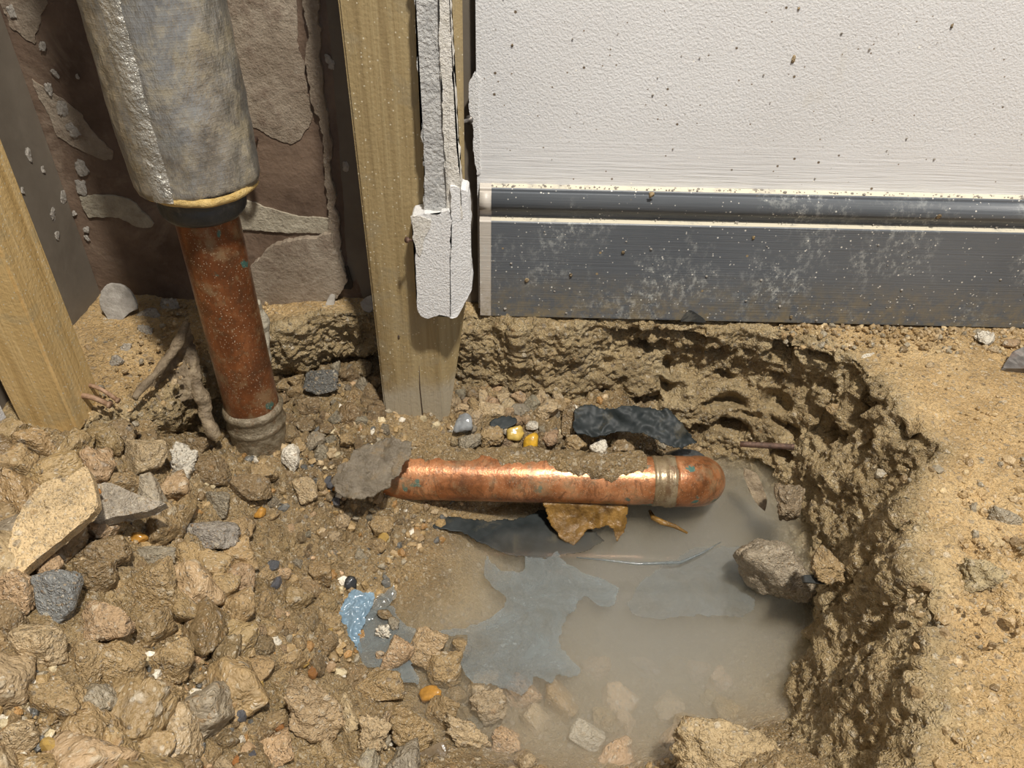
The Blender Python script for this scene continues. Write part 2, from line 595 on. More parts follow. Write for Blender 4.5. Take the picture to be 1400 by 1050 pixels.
M['amber_rag'] = simple('amber_brown_tape', (0.09, 0.045, 0.010), (0.30, 0.165, 0.04), 60, 0.2, 0.003)
M['twig'] = simple('dark_wet_wood', (0.03, 0.02, 0.015), (0.10, 0.07, 0.045), 90, 0.4, 0.002)
M['gap'] = simple('painted_hole_shade', (0.02, 0.016, 0.012), (0.05, 0.04, 0.03), 30, 0.9, 0.002)  # near-black tone stands in for the shade inside a hole


def film_mat(name, col, alpha, rough=0.16):
    b = MB(name)
    v = b.coord()
    n = b.noise(v, 26, 5, 0.7, 0.8)
    c = b.mix(b.mask(b.noise(v, 130, 4, 0.75, 1.5), 0.60, 0.72), col, tuple(min(1, x * 1.9) for x in col))
    a = b.math('ADD', alpha - 0.30, b.math('MULTIPLY', b.mask(n, 0.25, 0.75), 0.6))
    b.bsdf(c, rough, b.bump(n, 0.002, 0.5), Alpha=a)
    return b.m


M['film'] = film_mat('cloudy_polythene_film', (0.185, 0.21, 0.21), 0.56)
M['film_low'] = film_mat('sunken_polythene_film', (0.15, 0.17, 0.17), 0.50)
M['film_blue'] = film_mat('blue_crumpled_film', (0.20, 0.30, 0.38), 0.85, 0.2)


def water_mat():
    b = MB('murky_water')
    nt = b.nt
    tr = b.n('BsdfTransparent', Color=(1, 1, 1))
    gl = b.n('BsdfGlossy', Color=(1, 1, 1), Roughness=0.02)
    fr = b.n('Fresnel', IOR=1.33)
    mx = b.n('MixShader', i0=fr.outputs[0], i1=tr.outputs[0], i2=gl.outputs[0])
    nt.links.new(mx.outputs[0], b.out.inputs['Surface'])
    vs = b.n('VolumeScatter', Color=(0.86, 0.735, 0.53), Density=26.0, Anisotropy=0.2)
    va = b.n('VolumeAbsorption', Color=(0.62, 0.50, 0.34), Density=3.0)
    ad = b.n('AddShader', i0=vs.outputs[0], i1=va.outputs[0])
    nt.links.new(ad.outputs[0], b.out.inputs['Volume'])
    return b.m


M['water'] = water_mat()
WATER = -0.175

# ------------------------------------------------------------------ the bed of the hole (a smooth surface through measured heights)
BED_PX = [
    (0, 600, 0.0), (60, 600, -0.004), (130, 605, -0.012), (190, 600, -0.04), (0, 720, 0.0), (0, 850, 0.0), (0, 1000, 0.0), (0, 1100, 0.0),
    (100, 700, -0.012), (200, 700, -0.05), (300, 690, -0.085), (300, 620, -0.075), (345, 640, -0.08), (400, 620, -0.085), (450, 560, -0.085), (450, 500, -0.075),
    (400, 500, -0.075), (500, 520, -0.085), (255, 590, -0.115), (228, 562, -0.105), (285, 560, -0.13), (190, 560, -0.06),
    (100, 850, -0.012), (200, 850, -0.05), (300, 850, -0.09), (400, 850, -0.13), (450, 800, -0.155), (455, 850, -0.166),
    (100, 1000, -0.02), (200, 1000, -0.055), (300, 1000, -0.09), (400, 1000, -0.125), (450, 960, -0.150), (500, 1010, -0.160),
    (400, 700, -0.115), (450, 740, -0.14), (500, 700, -0.145), (560, 700, -0.158), (540, 660, -0.128), (500, 640, -0.10), (430, 640, -0.095), (380, 645, -0.088),
    (480, 900, -0.172), (545, 760, -0.165), (600, 740, -0.176), (600, 800, -0.182), (540, 850, -0.186), (650, 850, -0.20), (700, 760, -0.205), (600, 900, -0.195),
    (800, 800, -0.245), (900, 800, -0.26), (950, 900, -0.25), (800, 950, -0.215), (700, 950, -0.20), (750, 1010, -0.206), (880, 1015, -0.206), (640, 980, -0.197), (760, 1040, -0.190), (860, 1040, -0.190), (690, 1030, -0.186), (560, 960, -0.182),
    (600, 1045, -0.166), (700, 1075, -0.160), (850, 1075, -0.158), (1000, 1060, -0.12), (1100, 1060, -0.08), (560, 1120, -0.14), (800, 1150, -0.12), (1000, 1150, -0.10), (300, 1120, -0.09),
    (1040, 900, -0.215), (1060, 760, -0.225), (1020, 980, -0.20),
    (635, 560, -0.100), (700, 560, -0.105), (780, 560, -0.108), (850, 600, -0.122), (900, 585, -0.140), (1000, 600, -0.168), (1040, 640, -0.20), (1050, 690, -0.23),
    (640, 600, -0.106), (750, 605, -0.110), (700, 690, -0.178), (620, 690, -0.166), (800, 690, -0.20), (900, 700, -0.225), (1000, 700, -0.235),
]
BED_PT = [at(a, b_, 2, c) for a, b_, c in BED_PX]
BED_PT += [np.array(q) for q in ((-0.6, -0.1, -0.08), (-0.45, -0.1, -0.09), (-0.40, 0.05, -0.09), (-0.2, 0.08, -0.08), (0.0, 0.08, -0.10), (0.25, 0.08, -0.17), (0.42, 0.0, -0.16),
                                 (0.45, -0.2, -0.24), (0.42, -0.4, -0.22), (-0.8, -0.3, 0.0), (-0.8, -0.7, 0.0), (-0.4, -0.8, -0.02), (0.3, -0.8, -0.08), (-0.5, -0.2, -0.012), (-0.42, -0.18, -0.03))]
BED_PT = np.array(BED_PT)


def _tps_fit(P):
    n = len(P)
    d = np.linalg.norm(P[:, None, :2] - P[None, :, :2], axis=2)
    K = d * d * np.log(d + 1e-9) + np.eye(n) * 4e-4
    A = np.zeros((n + 3, n + 3))
    A[:n, :n] = K
    A[:n, n] = 1
    A[:n, n + 1:] = P[:, :2]
    A[n, :n] = 1
    A[n + 1:, :n] = P[:, :2].T
    return np.linalg.solve(A, np.r_[P[:, 2], 0, 0, 0])


_W = _tps_fit(BED_PT)


def bed_z(x, y):
    x, y = np.atleast_1d(x), np.atleast_1d(y)
    z = np.full(x.shape, _W[-3]) + _W[-2] * x + _W[-1] * y
    for k, q in enumerate(BED_PT):
        d2 = (x - q[0]) ** 2 + (y - q[1]) ** 2 + 1e-12
        z = z + _W[k] * 0.5 * d2 * np.log(d2)
    return np.clip(z, -0.28, 0.006)


_T = np.linspace(0.35, 1.5, 700)


def on_bed(px, py, lift=0.0):
    d = ray(px, py)
    Q = CAM + _T[:, None] * d
    hit = np.nonzero(Q[:, 2] < bed_z(Q[:, 0], Q[:, 1]) + lift)[0]
    return Q[hit[0]] if len(hit) else Q[-1]


# ------------------------------------------------------------------ SETTING: floor slab with its broken edge round the hole
#          x      y     dx     dy   z lip  z foot  inset  undercut  depth of undercut
EDGE = [(-0.90, -0.200, 0.0, 1.0, -0.006, -0.06, 0.02, 0.00, 0.5),
        (-0.50, -0.200, 0.0, 1.0, -0.008, -0.07, 0.02, 0.00, 0.5),
        (-0.41, -0.195, -0.1, 1.0, -0.010, -0.10, 0.02, 0.00, 0.5),
        (-0.365, -0.150, -0.3, 1.0, -0.018, -0.12, 0.01, 0.02, 0.4),
        (-0.335, -0.085, -0.35, 1.0, -0.018, -0.14, 0.00, 0.03, 0.4),
        (-0.285, -0.040, -0.2, 1.0, -0.012, -0.16, 0.00, 0.03, 0.4),
        (-0.230, -0.012, 0.0, 1.0, 0.004, -0.16, -0.03, 0.055, 0.35),
        (-0.150, -0.006, 0.0, 1.0, 0.004, -0.16, -0.03, 0.055, 0.35),
        (-0.080, -0.004, 0.0, 1.0, 0.000, -0.16, 0.000, 0.012, 0.5),
        (0.020, -0.008, 0.0, 1.0, -0.002, -0.17, 0.008, 0.00, 0.5),
        (0.110, -0.006, 0.0, 1.0, -0.002, -0.18, 0.018, 0.012, 0.75),
        (0.190, -0.002, 0.05, 1.0, -0.004, -0.19, 0.020, 0.018, 0.72),
        (0.270, -0.006, 0.3, 1.0, -0.004, -0.22, 0.030, 0.022, 0.68),
        (0.330, -0.028, 0.8, 0.8, -0.003, -0.25, 0.050, 0.02, 0.7),
        (0.378, -0.075, 1.0, 0.35, 0.0, -0.27, 0.075, 0.015, 0.8),
        (0.378, -0.130, 1.0, 0.1, 0.0, -0.28, 0.085, 0.00, 0.6),
        (0.376, -0.175, 1.0, 0.0, 0.0, -0.28, 0.085, 0.00, 0.6),
        (0.390, -0.205, 1.0, 0.0, 0.0, -0.28, 0.100, 0.00, 0.6),
        (0.362, -0.245, 1.0, 0.0, 0.0, -0.28, 0.085, 0.00, 0.6),
        (0.322, -0.300, 1.0, 0.0, 0.0, -0.28, 0.060, 0.00, 0.6),
        (0.318, -0.350, 1.0, 0.0, 0.0, -0.28, 0.085, 0.00, 0.6),
        (0.300, -0.400, 1.0, 0.0, 0.0, -0.28, 0.095, 0.00, 0.6),
        (0.285, -0.440, 1.0, 0.0, 0.0, -0.28, 0.120, 0.00, 0.6),
        (0.262, -0.490, 1.0, 0.0, 0.0, -0.28, 0.130, 0.00, 0.6),
        (0.250, -0.560, 1.0, 0.0, 0.0, -0.28, 0.120, 0.00, 0.6),
        (0.240, -0.800, 1.0, 0.0, 0.0, -0.28, 0.120, 0.00, 0.6)]


def build_floor():
    E_ = np.array(EDGE)
    L = np.r_[0, np.cumsum(np.linalg.norm(np.diff(E_[:, :2], axis=0), axis=1))]
    ss = np.concatenate((np.linspace(0, 0.40, 40, endpoint=False), np.linspace(0.40, L[-1] - 0.25, 830, endpoint=False), np.linspace(L[-1] - 0.25, L[-1], 40)))

    def hermite(col):
        m = np.gradient(E_[:, col], L)
        k = np.clip(np.searchsorted(L, ss, 'right') - 1, 0, len(L) - 2)
        h = L[k + 1] - L[k]
        t = (ss - L[k]) / h
        p0, p1 = E_[k, col], E_[k + 1, col]
        return (2 * t**3 - 3 * t**2 + 1) * p0 + (t**3 - 2 * t**2 + t) * h * m[k] + (-2 * t**3 + 3 * t**2) * p1 + (t**3 - t**2) * h * m[k + 1]

    X, Y, DX, DY, ZL, ZF, W, U, UD = [hermite(c) for c in range(9)]
    nrm = np.hypot(DX, DY)
    DX, DY = DX / nrm, DY / nrm
    UD = np.clip(UD, 0.2, 0.9)
    # ragged lip
    rag = fbm(np.stack((ss * 1.0, ss * 0, ss * 0), -1), 22, 4, 0.55, 3) * 0.011
    NV, NF = 140, 120
    v = np.linspace(0, 1, NV)
    rows = []
    for t in v:
        off = -W * (1 - t) ** 1.2 + U * np.exp(-((t - UD) / 0.17) ** 2) * (1 - smooth(0.93, 1.0, t))
        z = ZF + (ZL - ZF) * t
        if t > 0.9:
            off = off + 0.006 * ((t - 0.9) / 0.1) ** 2
        rows.append(np.stack((X + DX * (off + rag * t), Y + DY * (off + rag * t), z), -1))
    f = np.concatenate((np.linspace(0.004, 0.30, 96), 0.30 + np.geomspace(0.01, 2.2, NF - 96)))
    for o_ in f:
        rr = rag * np.exp(-o_ / 0.03)
        rows.append(np.stack((X + DX * (0.006 + o_ + rr), Y + DY * (0.006 + o_ + rr), ZL * np.exp(-o_ / 0.12)), -1))
    G = np.array(rows)                                   # (NV+NF, ns, 3)
    ur = np.gradient(G, axis=0)
    uc = np.gradient(G, axis=1)
    N = np.cross(uc, ur)
    N /= np.linalg.norm(N, axis=2)[..., None] + 1e-12
    N[np.isnan(N)] = 0
    wallm = np.ones(NV + NF)
    wallm[NV:] = np.exp(-(f / 0.020))
    wallm = wallm[:, None] * np.ones(len(ss))[None]
    near = smooth(-0.22, -0.42, G[..., 1]) * smooth(0.1, 0.2, G[..., 0])     # the crumbling screed nearer the lens
    lump, l2, _ = worley(G, 55, 2)
    peb, p2, _ = worley(G, 130, 7)
    big = fbm(G, 17, 3, 0.5, 1)
    mid = fbm(G, 60, 4, 0.6, 5, True)
    fine = fbm(G, 260, 2, 0.6, 8)
    grain, g2, _ = worley(G, 260, 11)
    dw = 0.0075 * big + 0.0036 * fbm(G, 45, 4, 0.62, 31) + 0.0016 * mid + 0.0040 * (0.55 - lump) + 0.0040 * (0.5 - peb) + 0.0034 * (0.5 - grain) + 0.0018 * fine
    pit, _, _ = worley(G * np.array((0.75, 1.0, 1.5)) + 0.02 * fbm(G, 30, 2, 0.5, 41)[..., None], 21, 13)
    dw = dw - 0.085 * np.clip(0.50 - pit, 0, 1) * smooth(0.07, 0.16, G[..., 0]) * smooth(-0.20, -0.10, G[..., 1]) * (G[..., 2] < -0.012)
    df = 0.0012 * big + 0.0007 * fine + 0.0007 * mid + near * (0.0055 * big + 0.0030 * fbm(G, 50, 4, 0.62, 33) + 0.0010 * mid + 0.0034 * (0.5 - peb) + 0.0022 * (0.5 - grain) + 0.006 * np.clip(0.35 - lump, 0, 1))
    D = dw * wallm + df * (1 - wallm)
    far = np.ones(NV + NF)
    far[NV:] = np.clip(1.2 - f, 0.0, 1.0)
    for hx, hy, hr, hd in ((0.383, -0.178, 0.013, 0.022), (0.375, -0.335, 0.012, 0.014), (0.405, -0.335, 0.010, 0.012)):
        D = D - hd * np.exp(-(((G[..., 0] - hx) ** 2 + (G[..., 1] - hy) ** 2 + (G[..., 2] + 0.006) ** 2) / hr ** 2) ** 2)
    G = G + N * (D * far[:, None])[..., None]
    # keep the slab top from rising through the skirting line
    back = G[..., 1] > -0.012
    G[..., 2] = np.where(back & (wallm < 0.9), np.minimum(G[..., 2], 0.0015), G[..., 2])
    tint = np.zeros(G.shape)
    tint[..., 0] = np.clip(wallm * 1.2 - 0.1 + near * 0.25 * (big + 0.5), 0, 1)
    F = grid_faces(NV + NF, len(ss))
    me = fast_mesh('floor', G.reshape(-1, 3), F, True, None, tint.reshape(-1, 3))
    return tag(link('floor', me, M['floor']), 'broken yellow-brown concrete floor slab around the dug hole', None, None, 'structure')


build_floor()


def build_bed():
    xs = np.concatenate((np.arange(-0.493, 0.30, 0.0015), np.arange(0.30, 0.46, 0.004)))
    ys = np.concatenate((np.arange(-0.80, -0.56, 0.006), np.arange(-0.56, 0.035, 0.0015)))
    Xg, Yg = np.meshgrid(xs, ys, indexing='ij')
    Z = bed_z(Xg.ravel(), Yg.ravel()).reshape(Xg.shape)
    P = np.stack((Xg, Yg, Z), -1)
    dry = smooth(WATER - 0.004, WATER + 0.02, Z)
    c1, c2, r1 = worley(P * np.array((1, 1, 1.4)), 42, 1)
    d1, d2, r2 = worley(P, 115, 3)
    clod = np.sqrt(np.clip(1 - (c1 / 0.75) ** 2, 0, 1)) * (0.35 + 0.65 * r1)
    peb = np.sqrt(np.clip(1 - (d1 / 0.62) ** 2, 0, 1)) * (0.3 + 0.7 * r2)
    e1, e2, r3 = worley(P, 230, 5)
    fin = np.sqrt(np.clip(1 - (e1 / 0.6) ** 2, 0, 1)) * (0.2 + 0.8 * r3)
    H = 0.0075 * (clod - 0.35) + 0.0050 * (peb - 0.3) + 0.0030 * (fin - 0.3) + 0.0050 * fbm(P, 26, 4, 0.55, 4) + 0.0022 * fbm(P, 90, 3, 0.6, 14, True)
    calm = smooth(-0.02, 0.05, fbm(P, 5, 2, 0.5, 9) + 0.10)
    P[..., 2] += H * (0.35 + 0.65 * dry) * (0.55 + 0.45 * calm)
    me = fast_mesh('rubble_bed', P.reshape(-1, 3), grid_faces(len(xs), len(ys)), True)
    return tag(link('rubble_bed', me, M['soil']), 'packed damp brown soil and crumbled mortar lining the dug hole', 'soil', None, 'stuff')


build_bed()

# ------------------------------------------------------------------ SETTING: walls


def box_bm(x0, x1, y0, y1, z0, z1):
    bm = bmesh.new()
    bmesh.ops.create_cube(bm, size=1)
    for vv in bm.verts:
        vv.co = (x0 + (vv.co.x + 0.5) * (x1 - x0), y0 + (vv.co.y + 0.5) * (y1 - y0), z0 + (vv.co.z + 0.5) * (z1 - z0))
    return bm


def prism_bm(outline, thick):
    """outline: list of 3-D points, extruded by the vector thick"""
    bm = bmesh.new()
    a = [bm.verts.new(tuple(q)) for q in outline]
    b_ = [bm.verts.new(tuple(np.array(q) + np.array(thick))) for q in outline]
    bm.faces.new(a)
    bm.faces.new(b_[::-1])
    n = len(a)
    for k in range(n):
        bm.faces.new((a[k], a[(k + 1) % n], b_[(k + 1) % n], b_[k]))
    return bm


def ragged(pts, step, amp, seed, closed=True):
    """resample a 2-D outline and roughen it"""
    P = np.array(pts, float)
    if closed:
        P = np.vstack((P, P[0]))
    L = np.r_[0, np.cumsum(np.linalg.norm(np.diff(P, axis=0), axis=1))]
    n = max(8, int(L[-1] / step))
    s = np.linspace(0, L[-1], n, endpoint=not closed)
    Q = np.stack((np.interp(s, L, P[:, 0]), np.interp(s, L, P[:, 1])), -1)
    Z = np.stack((Q[:, 0], Q[:, 1], np.zeros(n)), -1)
    Q[:, 0] += amp * fbm(Z, 0.35 / step, 3, 0.6, seed)
    Q[:, 1] += amp * fbm(Z + 31.0, 0.35 / step, 3, 0.6, seed)
    return Q


def patch(name, pts_px, y0, thick, m, parent, step=0.004, amp=0.003, seed=0, bend=None):
    """a ragged plate on an upright plane y = y0, outline measured on the photograph"""
    P = [at(a, b_, 1, y0)[[0, 2]] for a, b_ in pts_px]
    Q = ragged(P, step * 3, amp * 1.6, seed + 50)
    Q = ragged(Q, step * 0.6, amp * 0.45, seed)
    bm = prism_bm([(q[0], y0, q[1]) for q in Q], (0, thick, 0))
    return link(name, from_bm(name, bm), m, parent)


# the right-hand plasterboard wall above the skirting
WX0 = -0.0415
o = link('wall_right', None or from_bm('wall_right', box_bm(WX0, 2.2, 0.018, 0.0305, 0.002, 2.3)), M['wall'])
tag(o, 'white painted plasterboard wall with mud splashes', None, None, 'structure')
wall_right = o
# torn lip of paper and filler down its cut edge
pts = [(648, 95), (643, 100), (640, 125), (641, 148), (645, 160), (648, 178), (646, 205), (649, 232), (651, 244), (655, 246), (655, 95)]
patch('torn_paper', pts, 0.0165, 0.002, M['white'], wall_right, 0.004, 0.0012, 5)

# grey skirting board
PROF = [(0.0, 0.003, 0), (0.0, 0.1200, 0), (0.0010, 0.1212, 1), (0.0085, 0.1235, 0), (0.0085, 0.1255, 0), (0.0074, 0.1290, 0), (0.0030, 0.1312, 0), (0.0004, 0.1352, 0), (-0.0004, 0.1395, 0),
        (0.0006, 0.1440, 0), (0.0030, 0.1478, 0), (0.0064, 0.1502, 0), (0.0086, 0.1508, 0), (0.0088, 0.1535, 0), (0.0100, 0.1545, 1), (0.0180, 0.1560, 1)]


def skirting(name, x0, x1, mats, parent, shrink=0.0, seed=1, ragged_end=False):
    nx = 2 if not ragged_end else 2
    pr = [(a, z) for a, z, _ in PROF] + [(0.018, 0.003)]
    bm = bmesh.new()
    A = [bm.verts.new((x0, a + shrink, z)) for a, z in pr]
    B = [bm.verts.new((x1, a + shrink, z)) for a, z in pr]
    bm.faces.new(A)
    bm.faces.new(B[::-1])
    n = len(pr)
    for k in range(n):
        f = bm.faces.new((A[k], A[(k + 1) % n], B[(k + 1) % n], B[k]))
        if len(mats) > 1 and k < len(PROF) and (PROF[k][2] == 1):
            f.material_index = 1
    me = from_bm(name, bm)
    for p_ in me.polygons:
        p_.use_smooth = 0.1315 < p_.center.z < 0.150
    return link(name, me, mats, parent)


sk = bpy.data.objects.new('baseboard_right', None)
COL.objects.link(sk)
tag(sk, 'grey painted skirting board with a rounded bead, scuffed and splashed', None, None, 'structure')
SX0 = -0.0385
skirting('board', SX0 + 0.0125, 2.2, [M['skirt'], M['skirt_dust']], sk)
skirting('bare_end', SX0, SX0 + 0.0125, [M['cream']], sk, 0.0004)['label'] = 'unpainted cream end of the skirting'
# dust and mortar crumbs lying along the top of the skirting
rng = np.random.default_rng(4)


def blob(name, loc, size, m, parent, seed, sub=2):
    V, F = rock(seed, sub)
    return link(name, fast_mesh(name, V * np.array(size) + np.array(loc), F, False), m, parent)


# ------------------------------------------------------------------ rocks
_ICO = {}


def ico(sub):
    if sub not in _ICO:
        bm = bmesh.new()
        bmesh.ops.create_icosphere(bm, subdivisions=sub, radius=1)
        bm.verts.ensure_lookup_table()
        V = np.array([v.co[:] for v in bm.verts])
        F = np.array([[v.index for v in f.verts] for f in bm.faces])
        bm.free()
        _ICO[sub] = (V / np.linalg.norm(V, axis=1)[:, None], F)
    return _ICO[sub]


def rock(seed, sub=3, faces=11, rough=0.07, sharp=18.0, pits=0.0):
    """an angular lump: a soft intersection of random half-spaces, then roughened"""
    V, F = ico(sub)
    r = np.random.default_rng(seed)
    n = r.normal(size=(faces, 3))
    n = np.vstack((n / np.linalg.norm(n, axis=1)[:, None], np.eye(3), -np.eye(3)))
    d = np.r_[r.uniform(0.62, 1.0, faces), np.full(6, 1.0)]
    q = np.clip(V @ n.T / d, 1e-3, None)
    rr = 1.0 / (np.sum(q ** sharp, axis=1) ** (1 / sharp))
    P = V * rr[:, None]
    if rough:
        k = fbm(P + seed * 3.7, 1.6, 2, 0.5, seed) * rough * 1.6 + fbm(P + seed * 1.3, 4.2, 5, 0.66, seed + 9) * rough * 1.0
        if pits:
            w1, _, _ = worley(P + seed, 3.2, seed)
            k = k + pits * (0.5 - w1)
        P = P * (1 + k)[:, None]
    P /= np.abs(P).max(axis=0)
    return P, F


R0 = 0.012
SOLIDROCK = [(V_ * R0, F_) for V_, F_ in (rock(100 + k, 4, 7 + k % 5, 0.045 + 0.008 * (k % 4), 30.0, 0.035) for k in range(16))]
ROCKMESH = [fast_mesh('stone', V, F, True) for V, F in SOLIDROCK]
for me in ROCKMESH:
    me.materials.append(M['stone'])
FLINTMESH = [fast_mesh('flint', *rock(300 + k, 2, 9, 0.03, 26), False) for k in range(6)]
for me in FLINTMESH:
    me.materials.append(M['flint'])

TAN = (0.375, 0.258, 0.124)
PALE = (0.49, 0.362, 0.205)
BROWN = (0.255, 0.174, 0.086)
PINK = (0.47, 0.315, 0.175)
GREY = (0.31, 0.26, 0.18)
BLUE = (0.20, 0.205, 0.20)
WHITE = (0.74, 0.67, 0.54)
AMBER = (0.46, 0.23, 0.045)
DARKG = (0.13, 0.125, 0.11)
USED = []            # (xyz, radius) of the stones already laid


def view_rot(ang):
    """turn in the image plane, then face the lens as the photograph shows that side"""
    return MR @ Matrix.Rotation(ang, 3, 'Z')


HERO_N = [0]


def hero(px, py, wpx, hpx, col, label, name='stone', cat='stone', ang=0.0, deep=0.8, seed=None, rough=0.05, pits=0.03, sub=5, faces=9, lift=0.25, z=None, m='stone', sharp=20, tilt=0.0, group=None):
    HERO_N[0] += 1
    seed = seed or 900 + HERO_N[0]
    if z is None:
        C_ = on_bed(px, py, 0)
        sz = 0.5 * min(wpx, hpx) * depth_of(C_) / FPX
        C_ = on_bed(px, py, (lift + 0.22) * sz)
    else:
        C_ = at(px, py, 2, z)
    k = depth_of(C_) / FPX
    V, F = rock(seed, sub, faces, rough, sharp, pits)
    R_ = np.array(view_rot(rad(ang)) @ Matrix.Rotation(rad(tilt), 3, 'X'))
    V = (V * np.array((wpx * k / 2, hpx * k / 2, deep * 0.5 * min(wpx, hpx) * k))) @ R_.T
    me = fast_mesh(name, V, F, True)
    o = link(name, me, M[m], None, C_)
    o.color = (*col, 1)
    tag(o, label, cat, group)
    USED.append((C_, 0.25 * (wpx + hpx) * k))
    return o


def shard(px_pts, z0, normal, thick, col, label, name='stone_slab', cat='stone', m='stone', amp=0.0012, seed=1, step=0.005, bev=0.0012):
    """a flat broken piece lying on a plane through its middle, outline measured on the photograph"""
    n = np.array(normal, float)
    n /= np.linalg.norm(n)
    mid = np.mean(np.array(px_pts), axis=0)
    C_ = at(mid[0], mid[1], 2, z0)
    W = []
    for a, b_ in px_pts:
        d = ray(a, b_)
        W.append(CAM + np.dot(C_ - CAM, n) / np.dot(d, n) * d)
    W = np.array(W) - C_
    e1 = np.cross(n, (0.0, 0.2, 1.0)) if abs(n[2]) < 0.95 else np.array((1.0, 0, 0)) - n * n[0]
    e1 /= np.linalg.norm(e1)
    e2 = np.cross(n, e1)
    Q = ragged(np.stack((W @ e1, W @ e2), -1), step, amp, seed)
    bm = prism_bm([q[0] * e1 + q[1] * e2 for q in Q], -n * thick)
    top = [f for f in bm.faces if len(f.verts) > 4]
    bmesh.ops.bevel(bm, geom=list({e for f in top for e in f.edges}), offset=bev, segments=1, affect='EDGES')
    big = [f for f in bm.faces if len(f.verts) > 4]
    bmesh.ops.triangulate(bm, faces=big)
    bmesh.ops.subdivide_edges(bm, edges=[e for e in bm.edges if e.calc_length() > 0.012], cuts=2, use_grid_fill=True)
    bmesh.ops.triangulate(bm, faces=bm.faces)
    cc = np.array([vv.co[:] for vv in bm.verts])
    dn = fbm(cc + seed, 55, 3, 0.6, seed) * 0.0014
    for vv, q in zip(bm.verts, dn):
        vv.co += Vector(n * q)
    o = link(name, from_bm(name, bm), M[m], None, C_)
    o.color = (*col, 1)
    if cat:
        tag(o, label, cat)
    USED.append((C_, 0.35 * np.ptp(np.array(Q), axis=0).max()))
    return o


# ------------------------------------------------------------------ SETTING: cavity behind the missing boxing
o = link('wall_back', from_bm('wall_back', box_bm(-0.62, 2.2, 0.036, 0.14, -0.25, 2.3)), M['brown'])
wall_back = tag(o, 'brown brick wall with peeling plaster at the back of the cavity', None, None, 'structure')
patch('plaster_patch', [(225, -40), (404, -40), (408, 60), (420, 120), (428, 172), (408, 196), (378, 194), (352, 172), (322, 176), (300, 160), (280, 90)], 0.0350, 0.003, M['plaster'], wall_back, 0.004, 0.003, 2)
patch('plaster_edge', [(413, -40), (430, -40), (438, 60), (447, 150), (454, 240), (463, 330), (471, 392), (456, 396), (449, 330), (443, 240), (434, 172), (424, 110), (416, 40)], 0.030, 0.008, M['plaster'], wall_back, 0.0035, 0.0025, 3)
patch('mortar_band', [(300, 274), (330, 272), (372, 288), (410, 296), (452, 300), (456, 320), (400, 318), (350, 315), (300, 311)], 0.0335, 0.004, M['mortar'], wall_back, 0.003, 0.0014, 4)
patch('plaster_patch', [(46, 105), (78, 128), (112, 150), (132, 180), (158, 212), (150, 226), (112, 205), (96, 196), (70, 180)], 0.0350, 0.003, M['plaster'], wall_back, 0.004, 0.0025, 6)
patch('plaster_patch', [(-20, -60), (60, -60), (72, 0), (60, 40), (40, 60), (10, 40)], 0.0350, 0.003, M['plaster'], wall_back, 0.004, 0.003, 7)
patch('mortar_band', [(108, 268), (150, 266), (184, 276), (200, 300), (212, 312), (190, 312), (160, 296), (118, 298)], 0.0335, 0.004, M['mortar'], wall_back, 0.003, 0.0016, 8)
patch('render_fillet', [(338, 372), (362, 340), (402, 326), (456, 322), (472, 385), (462, 408), (430, 420), (380, 430), (340, 430)], 0.026, 0.011, M['plaster'], wall_back, 0.004, 0.003, 9)
patch('grey_board', [(440, -60), (452, 60), (462, 180), (470, 300), (476, 372), (482, 392), (486, 376), (500, 420), (700, 420), (700, -60)], 0.0338, 0.002, M['dusty_board'], wall_back, 0.005, 0.0008, 10)

patch('gap', [(466, 394), (471, 376), (475, 362), (479, 378), (484, 396)], 0.0290, 0.002, M['gap'], wall_back, 0.002, 0.0004, 71)  # dark plate on the wall, painting the shade of a small hole
o = link('wall_left', from_bm('wall_left', box_bm(-0.60, -0.495, -1.6, 0.0355, -0.12, 2.3)), M['dusty_board'])
wall_left = tag(o, 'dusty grey-brown side wall of the cavity with stray plaster flecks', None, None, 'structure')
FLK = [(58, 62, 9), (75, 101, 8), (68, 122, 11), (85, 148, 14), (99, 178, 13), (110, 228, 17), (111, 256, 14), (86, 271, 14), (39, 211, 12), (72, 293, 13), (78, 323, 9), (118, 313, 7), (119, 326, 6), (15, 16, 11), (102, 292, 6), (58, 232, 7), (448, 80, 8), (453, 88, 9), (472, 228, 9), (30, 260, 6), (106, 105, 5)]
for k, (px, py, s_) in enumerate(FLK):
    onleft = px < 30 + 0.348 * (py - 100)
    P = at(px, py, 0, -0.495) if onleft else at(px, py, 1, 0.0345 if px < 400 else 0.0330)
    q = 1.35 * s_ * depth_of(P) / FPX
    V, F = rock(700 + k, 3, 5, 0.14, 30)
    sc3 = (0.0016, q * 0.45, q * 0.6) if onleft else (q * 0.42, 0.0016, q * 0.62)
    a = rad(k * 37 % 50 - 25)
    V = V * np.array(sc3)
    ax = (1, 2) if onleft else (0, 2)
    V[:, ax[0]], V[:, ax[1]] = V[:, ax[0]] * math.cos(a) - V[:, ax[1]] * math.sin(a), V[:, ax[0]] * math.sin(a) + V[:, ax[1]] * math.cos(a)
    link('plaster_fleck', fast_mesh('plaster_fleck', V, F, False), M['flake'], wall_left if onleft else wall_back, P)

